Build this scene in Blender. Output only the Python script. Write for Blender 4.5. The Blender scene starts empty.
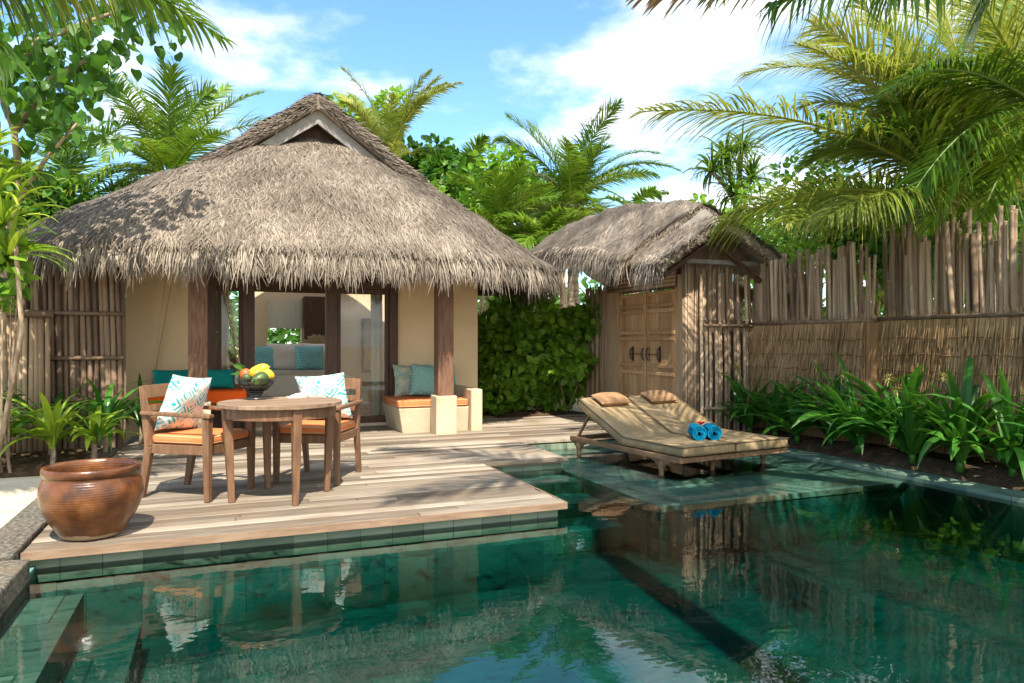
import bpy, math, random
import numpy as np
R = math.radians
PI = math.pi
rng = np.random.default_rng(11)
random.seed(5)
scn = bpy.context.scene
COL = scn.collection

# ------------------------------------------------------------------ helpers
F_PX, EYE, YAW = 720.0, 1.205, R(22)
FW = np.array((math.sin(YAW), math.cos(YAW), 0)); RT = np.array((math.cos(YAW), -math.sin(YAW), 0))
def at(px, py, t):
    """point seen at a pixel at depth t (used to measure where far plants stand)"""
    p = FW*t + RT*(t*(px-512)/F_PX)
    return np.array((p[0], p[1], EYE+t*(341.5-py)/F_PX))

class MB:
    """collects polygons; build() links them as ONE mesh object"""
    def __init__(s): s.v=[]; s.i=[]; s.t=[]; s.r=[]; s.uv=[]; s.n=0; s.rnd=0.5
    def add(s, V, idx, tot, rnd=None, uv=None):
        V=np.asarray(V,float).reshape(-1,3)
        s.v.append(V); s.i.append(np.asarray(idx,np.int64).ravel()+s.n); s.t.append(np.asarray(tot,np.int64).ravel())
        r = s.rnd if rnd is None else rnd
        s.r.append(np.full(len(V),r,float) if np.isscalar(r) else np.asarray(r,float))
        s.uv.append(np.zeros((len(V),2)) if uv is None else np.asarray(uv,float))
        s.n+=len(V); return s
    def faces(s, V, F, rnd=None, uv=None):
        return s.add(V, [k for f in F for k in f], [len(f) for f in F], rnd, uv)
    def box(s, lo, hi, rnd=None, taper=None):
        x0,y0,z0=lo; x1,y1,z1=hi
        V=[(x0,y0,z0),(x1,y0,z0),(x1,y1,z0),(x0,y1,z0),(x0,y0,z1),(x1,y0,z1),(x1,y1,z1),(x0,y1,z1)]
        return s.faces(V,[(3,2,1,0),(4,5,6,7),(0,1,5,4),(1,2,6,5),(2,3,7,6),(3,0,4,7)],rnd)
    def bar(s, p0, p1, w, h, up=(0,0,1), w1=None, h1=None, rnd=None):
        p0=np.array(p0,float); p1=np.array(p1,float); d=p1-p0; d/=np.linalg.norm(d)
        u=np.array(up,float)
        if abs(d@u)>.97: u=np.array((1.,0,0)) if abs(d[0])<.9 else np.array((0,1.,0))
        a=np.cross(d,u); a/=np.linalg.norm(a); b=np.cross(a,d)
        w1=w if w1 is None else w1; h1=h if h1 is None else h1
        V=[]
        for p,ww,hh in ((p0,w,h),(p1,w1,h1)):
            for sa,sb in ((-1,-1),(1,-1),(1,1),(-1,1)): V.append(p+a*sa*ww/2+b*sb*hh/2)
        return s.faces(V,[(0,1,2,3),(7,6,5,4),(0,4,5,1),(1,5,6,2),(2,6,7,3),(3,7,4,0)],rnd)
    def tube(s, P, rad, n=8, caps=True, rnd=None):
        P=np.asarray(P,float); m=len(P); rad=np.broadcast_to(np.asarray(rad,float),(m,))
        T=np.gradient(P,axis=0); T/=np.linalg.norm(T,axis=1)[:,None]
        ref=np.array((0,0,1.)) if abs(T[0,2])<.9 else np.array((1.,0,0))
        V=[]
        a=np.cross(T[0],ref); a/=np.linalg.norm(a)
        for k in range(m):
            a=a-T[k]*(a@T[k]); a/=np.linalg.norm(a); b=np.cross(T[k],a)
            an=np.arange(n)*2*PI/n
            V.append(P[k]+rad[k]*(np.cos(an)[:,None]*a+np.sin(an)[:,None]*b))
        F=[]
        for k in range(m-1):
            for j in range(n):
                j2=(j+1)%n; F.append((k*n+j,k*n+j2,(k+1)*n+j2,(k+1)*n+j))
        if caps: F.append(tuple(range(n))[::-1]); F.append(tuple((m-1)*n+j for j in range(n)))
        return s.faces(np.concatenate(V),F,rnd)
    def lathe(s, prof, n=32, c=(0,0,0), rnd=None):
        m=len(prof); an=np.arange(n)*2*PI/n
        V=[(c[0]+r*math.cos(a),c[1]+r*math.sin(a),c[2]+z) for r,z in prof for a in an]
        F=[(k*n+j,k*n+(j+1)%n,(k+1)*n+(j+1)%n,(k+1)*n+j) for k in range(m-1) for j in range(n)]
        return s.faces(V,F,rnd)
    def inst(s, T, F, O, A, B, C, sc, rnd):
        """copies of one small leaf/blade outline at points O with axes A,B,C"""
        T=np.asarray(T,float); n=len(O); sc=np.broadcast_to(np.asarray(sc,float).reshape(-1,1) if np.ndim(sc) else np.full((n,1),sc),(n,1))
        V=O[:,None]+sc[:,:,None]*(T[None,:,0,None]*A[:,None]+T[None,:,1,None]*B[:,None]+T[None,:,2,None]*C[:,None])
        fl=np.array([k for f in F for k in f]); k=len(T)
        return s.add(V, (fl[None]+(np.arange(n)*k)[:,None]), np.tile([len(f) for f in F],n), np.repeat(rnd,k))
    def strips(s, P, Wv, rnd, fold=None):
        """P (n,m,3) centre lines, Wv (n,m,3) half-width vectors -> ribbons; fold (n,m,3) lowers/raises the midrib"""
        n,m,_=P.shape
        if fold is None:
            V=np.stack((P-Wv,P+Wv),2).reshape(-1,3); c=2
        else:
            V=np.stack((P-Wv,P+fold,P+Wv),2).reshape(-1,3); c=3
        q=[]
        for k in range(m-1):
            for j in range(c-1):
                q.append((k*c+j,k*c+j+1,(k+1)*c+j+1,(k+1)*c+j))
        q=np.array(q).ravel()
        return s.add(V,(q[None]+(np.arange(n)*m*c)[:,None]),np.full(n*len(q)//4,4),np.repeat(rnd,m*c))
    def build(s, name, mat, parent=None, off=(0,0,0), smooth=False, bevel=0, seg=2, uvmode='box', loc=None, subd=0):
        V=np.concatenate(s.v)-np.array(off,float); I=np.concatenate(s.i); T=np.concatenate(s.t)
        me=bpy.data.meshes.new(name)
        me.vertices.add(len(V)); me.vertices.foreach_set('co',V.ravel().astype(np.float32))
        me.loops.add(len(I)); me.loops.foreach_set('vertex_index',I.astype(np.int32))
        me.polygons.add(len(T)); st=np.concatenate(([0],np.cumsum(T)[:-1]))
        me.polygons.foreach_set('loop_start',st.astype(np.int32))
        try: me.polygons.foreach_set('loop_total',T.astype(np.int32))
        except Exception: pass
        me.update(calc_edges=True)
        at_=me.attributes.new('rnd','FLOAT','POINT'); at_.data.foreach_set('value',np.concatenate(s.r).astype(np.float32))
        uvl=me.uv_layers.new(name='UVMap')
        if uvmode=='box':
            N=np.zeros(len(T)*3,np.float32); me.polygons.foreach_get('normal',N); N=np.abs(N.reshape(-1,3))
            ax=np.repeat(N.argmax(1),T); co=np.concatenate(s.v)[I]
            u=np.where(ax==0,co[:,1],co[:,0]); v=np.where(ax==2,co[:,1],co[:,2]); uv=np.stack((u,v),1)
        else: uv=np.concatenate(s.uv)[I]
        uvl.data.foreach_set('uv',uv.ravel().astype(np.float32))
        me.polygons.foreach_set('use_smooth',np.full(len(T),bool(smooth)))
        me.materials.append(mat)
        o=bpy.data.objects.new(name,me); COL.objects.link(o)
        if parent: o.parent=parent
        if loc is not None: o.location=loc
        if bevel:
            b=o.modifiers.new('Bevel','BEVEL'); b.width=bevel; b.segments=seg; b.limit_method='ANGLE'; b.angle_limit=R(35)
        if subd:
            b=o.modifiers.new('Subd','SUBSURF'); b.levels=subd; b.render_levels=subd
        return o

def tag(o, label=None, cat=None, group=None, kind=None):
    if label: o['label']=label
    if cat: o['category']=cat
    if group: o['group']=group
    if kind: o['kind']=kind
    return o
def empty(name, loc=(0,0,0), rz=0, label=None, cat=None, group=None):
    o=bpy.data.objects.new(name,None); COL.objects.link(o); o.location=loc; o.rotation_euler.z=rz; o.empty_display_size=.1
    return tag(o,label,cat,group)
def structure(o): o['kind']='structure'; return o
def copy_thing(r, loc, rz=None, label=None):
    c=r.copy(); COL.objects.link(c); c.location=loc
    if rz is not None: c.rotation_euler.z=rz
    if label: c['label']=label
    for ch in r.children:
        d=ch.copy(); COL.objects.link(d); d.parent=c
        for g in ch.children:
            e=g.copy(); COL.objects.link(e); e.parent=d
    return c
def nz(a): return a/np.maximum(np.linalg.norm(a,axis=-1,keepdims=True),1e-9)

# ------------------------------------------------------------------ materials
def nodes(name):
    m=bpy.data.materials.new(name); m.use_nodes=True; t=m.node_tree
    for n in list(t.nodes): t.nodes.remove(n)
    out=t.nodes.new('ShaderNodeOutputMaterial')
    def N(ty, **kw):
        n=t.nodes.new(ty)
        for k,v in kw.items():
            if hasattr(n,k): setattr(n,k,v)
            else: n.inputs[k.replace('_',' ')].default_value=v
        return n
    L=lambda a,b: t.links.new(a,b)
    return m,t,out,N,L
def ramp(N, stops):
    r=N('ShaderNodeValToRGB'); e=r.color_ramp.elements
    while len(e)<len(stops): e.new(.5)
    for k,(p,c) in enumerate(stops): e[k].position=p; e[k].color=(*c,1)
    return r
def math_(N,L,op,a,b=None):
    n=N('ShaderNodeMath',operation=op)
    for k,x in enumerate((a,b)):
        if x is None: continue
        if isinstance(x,(int,float)): n.inputs[k].default_value=x
        else: L(x,n.inputs[k])
    return n.outputs[0]
def mixc(N,L,fac,a,b,mode='MIX'):
    n=N('ShaderNodeMix',data_type='RGBA',blend_type=mode)
    for s,x in ((n.inputs[0],fac),(n.inputs[6],a),(n.inputs[7],b)):
        if isinstance(x,(int,float)): s.default_value=x
        elif isinstance(x,tuple): s.default_value=(*x,1)
        else: L(x,s)
    return n.outputs[2]
def surf(name, stops, scale=4, stretch=(1,1,1), rndw=.4, rough=.75, spec=.3, bump=.3, bscale=None, bstretch=None, detail=8, transl=0, tcol=None, coord='Object', bdist=.01, stain=None, coat=0, metal=0, sheen=0):
    """base colour = ramp(noise mixed with a per-piece random number); noise bump; optional translucency and stains"""
    m,t,out,N,L=nodes(name)
    tc=N('ShaderNodeTexCoord'); src=tc.outputs[coord] if coord!='World' else N('ShaderNodeNewGeometry').outputs['Position']
    mp=N('ShaderNodeMapping'); mp.inputs['Scale'].default_value=stretch; L(src,mp.inputs[0])
    no=N('ShaderNodeTexNoise',Scale=scale,Detail=detail,Roughness=.6); L(mp.outputs[0],no.inputs['Vector'])
    at_=N('ShaderNodeAttribute',attribute_name='rnd')
    mr=N('ShaderNodeMapRange'); mr.inputs[1].default_value=.3; mr.inputs[2].default_value=.7; L(no.outputs['Fac'],mr.inputs[0])
    v=math_(N,L,'ADD',math_(N,L,'MULTIPLY',mr.outputs[0],1-rndw),math_(N,L,'MULTIPLY',at_.outputs['Fac'],rndw))
    rp=ramp(N,stops); L(v,rp.inputs[0]); col=rp.outputs[0]
    if stain:
        sc_,amt,sc_col=stain
        n2=N('ShaderNodeTexNoise',Scale=sc_,Detail=5); L(src,n2.inputs['Vector'])
        m2=N('ShaderNodeMapRange'); m2.inputs[1].default_value=.48; m2.inputs[2].default_value=.68; m2.inputs[4].default_value=amt; L(n2.outputs['Fac'],m2.inputs[0])
        col=mixc(N,L,m2.outputs[0],col,sc_col)
    b=N('ShaderNodeBsdfPrincipled'); L(col,b.inputs['Base Color'])
    b.inputs['Roughness'].default_value=rough; b.inputs['Specular IOR Level'].default_value=spec; b.inputs['Coat Weight'].default_value=coat; b.inputs['Metallic'].default_value=metal
    if bump:
        mb=N('ShaderNodeMapping'); mb.inputs['Scale'].default_value=bstretch or stretch; L(src,mb.inputs[0])
        nb=N('ShaderNodeTexNoise',Scale=bscale or scale*4,Detail=4); L(mb.outputs[0],nb.inputs['Vector'])
        bp=N('ShaderNodeBump',Strength=bump,Distance=bdist); L(nb.outputs['Fac'],bp.inputs['Height']); L(bp.outputs[0],b.inputs['Normal'])
    sh=b.outputs[0]
    if transl:
        tr=N('ShaderNodeBsdfTranslucent')
        if tcol: L(mixc(N,L,.6,col,tcol),tr.inputs[0])
        else: L(col,tr.inputs[0])
        mx=N('ShaderNodeMixShader'); mx.inputs[0].default_value=transl; L(sh,mx.inputs[1]); L(tr.outputs[0],mx.inputs[2]); sh=mx.outputs[0]
    L(sh,out.inputs[0]); return m

def tiles(name, stops, tw, th, mortar, mcol, rough=.5, brown=None, bump=.25, spec=.4, bw=.55):
    m,t,out,N,L=nodes(name)
    tc=N('ShaderNodeTexCoord')
    br=N('ShaderNodeTexBrick',Scale=1.0); br.offset=.5; br.squash=1
    for k,v in (('Mortar Size',mortar),('Brick Width',tw),('Row Height',th),('Mortar Smooth',.2),('Bias',0.0)): br.inputs[k].default_value=v
    br.inputs['Color1'].default_value=(0,0,0,1); br.inputs['Color2'].default_value=(1,1,1,1); br.inputs['Mortar'].default_value=(.5,.5,.5,1)
    L(tc.outputs['UV'],br.inputs['Vector'])
    no=N('ShaderNodeTexNoise',Scale=5.0,Detail=8,Roughness=.65); L(tc.outputs['Object'],no.inputs['Vector'])
    v=math_(N,L,'ADD',math_(N,L,'MULTIPLY',br.outputs['Color'],bw),math_(N,L,'MULTIPLY',no.outputs['Fac'],1-bw))
    rp=ramp(N,stops); L(v,rp.inputs[0]); col=rp.outputs[0]
    if brown:
        n2=N('ShaderNodeTexNoise',Scale=1.3,Detail=4); L(tc.outputs['Object'],n2.inputs['Vector'])
        m2=N('ShaderNodeMapRange'); m2.inputs[1].default_value=.55; m2.inputs[2].default_value=.66; m2.inputs[4].default_value=.75; L(n2.outputs['Fac'],m2.inputs[0])
        g=math_(N,L,'MULTIPLY',m2.outputs[0],math_(N,L,'GREATER_THAN',br.outputs['Color'],.55))
        col=mixc(N,L,g,col,brown)
    col=mixc(N,L,br.outputs['Fac'],col,mcol)
    b=N('ShaderNodeBsdfPrincipled'); L(col,b.inputs['Base Color']); b.inputs['Roughness'].default_value=rough; b.inputs['Specular IOR Level'].default_value=spec
    h=math_(N,L,'SUBTRACT',math_(N,L,'MULTIPLY',no.outputs['Fac'],.4),br.outputs['Fac'])
    bp=N('ShaderNodeBump',Strength=bump,Distance=.01); L(h,bp.inputs['Height']); L(bp.outputs[0],b.inputs['Normal'])
    L(b.outputs[0],out.inputs[0]); return m

def diamond_cloth(name, base, ink, reps=3, amount=1.0, fade=True, soft=.5):
    """woven cushion cloth printed with nested diamonds"""
    m,t,out,N,L=nodes(name)
    tc=N('ShaderNodeTexCoord'); sp=N('ShaderNodeSeparateXYZ'); L(tc.outputs['UV'],sp.inputs[0])
    def tri(x,r): return math_(N,L,'PINGPONG',math_(N,L,'MULTIPLY',x,r),.5)
    d=math_(N,L,'ADD',tri(sp.outputs[0],reps),tri(sp.outputs[1],reps))
    w=math_(N,L,'SINE',math_(N,L,'MULTIPLY',d,26.0))
    no=N('ShaderNodeTexNoise',Scale=2.2,Detail=3); L(tc.outputs['UV'],no.inputs['Vector'])
    nf=N('ShaderNodeTexNoise',Scale=60.0,Detail=2); L(tc.outputs['UV'],nf.inputs['Vector'])
    k=math_(N,L,'GREATER_THAN',math_(N,L,'ADD',w,math_(N,L,'MULTIPLY',math_(N,L,'SUBTRACT',nf.outputs['Fac'],.5),2.2)),.05)
    if fade:
        mr=N('ShaderNodeMapRange'); mr.inputs[1].default_value=.42; mr.inputs[2].default_value=.55; L(no.outputs['Fac'],mr.inputs[0]); k=math_(N,L,'MULTIPLY',k,mr.outputs[0])
    col=mixc(N,L,math_(N,L,'MULTIPLY',k,amount),base,ink)
    b=N('ShaderNodeBsdfPrincipled'); L(col,b.inputs['Base Color']); b.inputs['Roughness'].default_value=.9; b.inputs['Specular IOR Level'].default_value=.1
    n2=N('ShaderNodeTexNoise',Scale=7.0,Detail=3); L(tc.outputs['Object'],n2.inputs['Vector'])
    bp=N('ShaderNodeBump',Strength=.5,Distance=.03); L(n2.outputs['Fac'],bp.inputs['Height']); L(bp.outputs[0],b.inputs['Normal'])
    L(b.outputs[0],out.inputs[0]); return m

M={}
M['thatch']=surf('Thatch',[(0,(.045,.036,.029)),(.35,(.155,.128,.104)),(.7,(.31,.265,.215)),(1,(.58,.51,.42))],scale=1.6,rndw=.62,rough=.9,spec=.1,bump=0,coord='World',stain=(1.3,.5,(.12,.10,.082)))
M['thatch_base']=surf('ThatchBase',[(0,(.12,.095,.07)),(.5,(.27,.22,.17)),(1,(.38,.31,.24))],scale=3,rndw=0,rough=.95,spec=.05,bump=.8,bscale=40,bdist=.04,coord='World')
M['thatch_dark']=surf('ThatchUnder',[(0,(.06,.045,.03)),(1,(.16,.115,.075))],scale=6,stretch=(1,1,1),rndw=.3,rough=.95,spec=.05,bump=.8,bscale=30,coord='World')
M['thatch_fence']=surf('FenceThatch',[(0,(.10,.052,.022)),(.4,(.30,.18,.088)),(.75,(.46,.31,.165)),(1,(.60,.44,.26))],scale=1.3,rndw=.6,rough=.9,spec=.1,bump=0,coord='World')
M['bamboo']=surf('OldBamboo',[(0,(.09,.06,.04)),(.4,(.27,.19,.125)),(.75,(.42,.315,.215)),(1,(.58,.47,.34))],scale=3,stretch=(3,3,.6),rndw=.65,rough=.7,spec=.3,bump=.35,bscale=22,bstretch=(3,3,.3),coord='World')
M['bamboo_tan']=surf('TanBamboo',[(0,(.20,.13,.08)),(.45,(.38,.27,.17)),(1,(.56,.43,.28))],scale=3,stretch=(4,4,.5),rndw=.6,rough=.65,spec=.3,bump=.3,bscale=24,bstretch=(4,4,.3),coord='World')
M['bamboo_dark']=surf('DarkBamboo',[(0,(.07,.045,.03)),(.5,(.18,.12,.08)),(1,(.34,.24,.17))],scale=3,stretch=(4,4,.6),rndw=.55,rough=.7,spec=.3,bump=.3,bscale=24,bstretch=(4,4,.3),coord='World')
M['plaster']=surf('CreamPlaster',[(0,(.74,.565,.33)),(1,(.82,.65,.42))],scale=1.2,rndw=0,rough=.9,spec=.15,bump=.3,bscale=26,stain=(1.6,.4,(.64,.47,.27)))
M['plaster_pale']=surf('PalePlaster',[(0,(.50,.41,.28)),(1,(.62,.52,.38))],scale=2,rndw=0,rough=.9,spec=.15,bump=.3,bscale=30,stain=(3.5,.5,(.40,.31,.20)))
M['plaster_in']=surf('RoomPlaster',[(0,(.66,.50,.33)),(1,(.74,.59,.41))],scale=1.2,rndw=0,rough=.9,spec=.1,bump=.08,bscale=50)
M['teak']=surf('AgedTeak',[(0,(.085,.042,.022)),(.5,(.17,.088,.046)),(1,(.27,.155,.088))],scale=5,stretch=(6,6,1),rndw=.3,rough=.55,spec=.35,bump=.15,bscale=40,stain=(4,.35,(.14,.075,.042)))
M['teak_top']=surf('WeatheredTeak',[(0,(.13,.08,.05)),(.5,(.25,.165,.108)),(1,(.38,.28,.195))],scale=5,stretch=(1,9,6),rndw=.5,rough=.55,spec=.4,bump=.2,bscale=40)
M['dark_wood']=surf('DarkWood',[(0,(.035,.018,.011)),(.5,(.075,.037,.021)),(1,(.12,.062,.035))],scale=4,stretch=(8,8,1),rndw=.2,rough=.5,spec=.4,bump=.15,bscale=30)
M['post_wood']=surf('BrownPost',[(0,(.10,.050,.030)),(.5,(.17,.088,.053)),(1,(.25,.14,.09))],scale=5,stretch=(7,7,1),rndw=.1,rough=.6,spec=.3,bump=.25,bscale=30)
M['door_wood']=surf('GateWood',[(0,(.24,.14,.07)),(.5,(.45,.28,.145)),(1,(.62,.42,.24))],scale=4,stretch=(9,9,.7),rndw=.45,rough=.65,spec=.3,bump=.3,bscale=30,stain=(1.6,.35,(.24,.14,.075)))
M['barge']=surf('GreyBoard',[(0,(.17,.165,.155)),(.5,(.26,.25,.235)),(1,(.35,.335,.31))],scale=6,rndw=.2,rough=.8,spec=.2,bump=.2)
M['deck']=surf('DeckBoards',[(0,(.06,.045,.033)),(.35,(.18,.147,.112)),(.65,(.31,.262,.207)),(1,(.47,.415,.34))],scale=2.2,stretch=(1.2,16,4),rndw=.66,rough=.75,spec=.25,bump=.45,bscale=14,bstretch=(1,22,6),bdist=.006,coord='World',stain=(1.7,.5,(.18,.12,.075)))
M['sand']=surf('PaleSand',[(0,(.50,.41,.29)),(.5,(.60,.51,.38)),(1,(.68,.60,.47))],scale=3,rndw=0,rough=.95,spec=.1,bump=.4,bscale=60,coord='World',stain=(1.2,.3,(.42,.33,.22)))
M['soil']=surf('DarkSoil',[(0,(.035,.022,.013)),(.6,(.085,.055,.033)),(1,(.17,.12,.08))],scale=9,rndw=.3,rough=.95,spec=.1,bump=.8,bscale=30,bdist=.03,coord='World')
M['kerb']=surf('PebbleKerb',[(0,(.035,.032,.026)),(.5,(.11,.10,.082)),(1,(.26,.235,.195))],scale=38,rndw=0,rough=.8,spec=.3,bump=.6,bscale=60,coord='World',detail=3,stain=(2.5,.4,(.20,.15,.09)))
GST=[(.15,(.10,.20,.145)),(.45,(.17,.30,.22)),(.7,(.24,.39,.29)),(.9,(.33,.47,.36))]
M['pool_tile']=tiles('GreenStoneTile',[(.15,(.04,.13,.11)),(.4,(.08,.22,.19)),(.65,(.14,.32,.27)),(.9,(.24,.45,.38))],.30,.30,.003,(.06,.15,.12),brown=(.14,.11,.06),bw=.32)
M['ledge_tile']=tiles('LedgeStoneTile',[(.15,(.20,.34,.26)),(.45,(.28,.44,.34)),(.7,(.36,.53,.41)),(.9,(.47,.62,.50))],.60,.30,.006,(.12,.20,.15),brown=(.24,.19,.11))
M['band_tile']=tiles('BandStoneTile',[(.15,(.09,.14,.10)),(.4,(.16,.22,.155)),(.65,(.25,.31,.22)),(.9,(.36,.41,.30))],.22,.5,.004,(.12,.17,.12))
M['coping']=tiles('CopingTile',[(.15,(.07,.13,.095)),(.45,(.12,.19,.145)),(.7,(.18,.26,.20)),(.9,(.25,.33,.25))],.4,.6,.006,(.07,.11,.08))
M['pot']=None
M['orange']=surf('OrangeCanvas',[(0,(.60,.17,.055)),(1,(.72,.25,.10))],scale=6,rndw=.2,rough=.9,spec=.1,bump=.25,bscale=90,sheen=.2,stain=(5,.25,(.50,.16,.07)))
M['bright_orange']=surf('BrightOrangeCloth',[(0,(.80,.10,.012)),(1,(.88,.14,.02))],scale=4,rndw=0,rough=.9,spec=.1,bump=.2,bscale=60)
M['beige_piping']=surf('Piping',[(0,(.45,.30,.15)),(1,(.55,.38,.2))],rndw=0,rough=.9)
M['khaki']=surf('KhakiCanvas',[(0,(.25,.18,.098)),(.5,(.315,.23,.13)),(1,(.38,.285,.165))],scale=3,rndw=0,rough=.9,spec=.1,bump=.35,bscale=5,bdist=.03,stain=(4,.2,(.26,.19,.10)))
M['khaki_dark']=surf('KhakiPiping',[(0,(.12,.085,.045)),(1,(.18,.13,.07))],rndw=0,rough=.9)
M['brown_cloth']=surf('BrownCloth',[(0,(.27,.15,.075)),(1,(.36,.215,.115))],scale=4,rndw=0,rough=.9,bump=.3,bscale=6,bdist=.02)
M['lounge_wood']=surf('LoungerTeak',[(0,(.12,.066,.034)),(.5,(.22,.13,.072)),(1,(.35,.225,.135))],scale=4,stretch=(5,1,5),rndw=.3,rough=.6,spec=.3,bump=.25,bscale=30)
M['towel']=surf('BlueTowel',[(0,(.004,.17,.33)),(1,(.008,.28,.46))],scale=20,rndw=.2,rough=.95,spec=.05,bump=.8,bscale=120)
M['red_petal']=surf('RedPetal',[(0,(.65,.02,.02)),(1,(.85,.07,.05))],rndw=.5,rough=.6,bump=0,transl=.2)
M['yellow_petal']=surf('FlowerHead',[(0,(.30,.27,.06)),(1,(.62,.56,.22))],rndw=.8,rough=.7,bump=0,transl=.3)
M['teal_cloth']=surf('TealCloth',[(0,(.0,.22,.20)),(1,(.01,.33,.30))],scale=4,rndw=0,rough=.9,bump=.2)
M['white_cloth']=surf('WhiteLinen',[(0,(.68,.63,.55)),(1,(.77,.72,.65))],scale=3,rndw=0,rough=.9,spec=.1,bump=.25,bscale=8,bdist=.02)
M['curtain']=surf('SheerCurtain',[(0,(.62,.58,.50)),(1,(.75,.71,.62))],scale=3,stretch=(10,10,.3),rndw=0,rough=.9,bump=.1,transl=.4)
M['pillow_white_teal']=diamond_cloth('TealDiamondPrint',(.74,.72,.66),(.03,.42,.48),reps=1.25)
M['pillow_teal_dense']=diamond_cloth('DenseTealPrint',(.50,.70,.60),(.0,.25,.25),reps=1.6,fade=False)
M['pillow_teal']=diamond_cloth('TealWeave',(.30,.62,.58),(.0,.33,.34),reps=2.5,fade=False)
M['pillow_pale']=diamond_cloth('PaleTealWeave',(.52,.52,.40),(.05,.30,.27),reps=1.5)
M['pillow_aqua']=diamond_cloth('AquaPrint',(.45,.72,.70),(.0,.30,.36),reps=1.5,fade=False)
M['black_metal']=surf('BlackMetal',[(0,(.012,.011,.012)),(1,(.03,.027,.026))],rndw=0,rough=.3,spec=.5,bump=.1,coat=.2)
M['rust_iron']=surf('DarkIron',[(0,(.03,.02,.015)),(1,(.07,.045,.03))],rndw=0,rough=.5,spec=.4,bump=.3,bscale=60)
M['rope']=surf('NaturalRope',[(0,(.42,.32,.18)),(1,(.55,.44,.27))],scale=60,rndw=0,rough=.9,bump=.3)
M['trunk']=surf('PalmTrunk',[(0,(.13,.10,.07)),(.5,(.26,.21,.16)),(1,(.38,.33,.27))],scale=3,stretch=(1,1,7),rndw=0,rough=.9,spec=.1,bump=.7,bscale=5,bstretch=(1,1,6),bdist=.04)
M['bark']=surf('TreeBark',[(0,(.16,.11,.07)),(.5,(.33,.25,.17)),(1,(.50,.42,.31))],scale=5,stretch=(2,2,1),rndw=0,rough=.9,spec=.1,bump=.6,bscale=20,bdist=.02)
LF=[(0,(.012,.040,.006)),(.3,(.04,.11,.010)),(.6,(.10,.20,.015)),(.85,(.19,.30,.022)),(1,(.42,.42,.07))]
M['palm']=surf('PalmLeaf',LF,scale=2,rndw=.85,rough=.42,spec=.4,bump=0,transl=.38,tcol=(.22,.36,.02),coord='World')
M['palm_gold']=surf('GoldenPalmLeaf',[(0,(.04,.075,.012)),(.35,(.12,.16,.02)),(.7,(.24,.31,.035)),(1,(.48,.43,.14))],scale=2,rndw=.85,rough=.42,spec=.4,bump=0,transl=.42,tcol=(.42,.44,.05),coord='World')
M['palm_dry']=surf('DryPalmLeaf',[(0,(.10,.055,.025)),(.5,(.27,.17,.08)),(1,(.44,.33,.17))],scale=2,rndw=.85,rough=.6,spec=.2,bump=0,transl=.3,coord='World')
M['leaf']=surf('BroadLeaf',[(0,(.012,.045,.008)),(.4,(.03,.105,.012)),(.75,(.075,.19,.02)),(1,(.20,.32,.04))],scale=1.2,rndw=.75,rough=.42,spec=.35,bump=0,transl=.35,tcol=(.16,.36,.02),coord='World')
M['leaf_bright']=surf('LimeLeaf',[(0,(.06,.17,.014)),(.5,(.17,.35,.03)),(1,(.40,.55,.08))],scale=1.2,rndw=.75,rough=.42,spec=.35,bump=0,transl=.4,tcol=(.28,.46,.03),coord='World')
M['strap']=surf('StrapLeaf',[(0,(.018,.085,.014)),(.45,(.045,.17,.02)),(.8,(.10,.28,.03)),(1,(.22,.40,.05))],scale=2,rndw=.8,rough=.35,spec=.45,bump=0,transl=.3,tcol=(.13,.36,.02),coord='World')
M['strap_bright']=surf('YellowStrapLeaf',[(0,(.06,.16,.014)),(.45,(.17,.31,.025)),(.8,(.33,.46,.04)),(1,(.50,.56,.10))],scale=2,rndw=.8,rough=.35,spec=.4,bump=0,transl=.38,tcol=(.36,.48,.03),coord='World')

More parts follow.
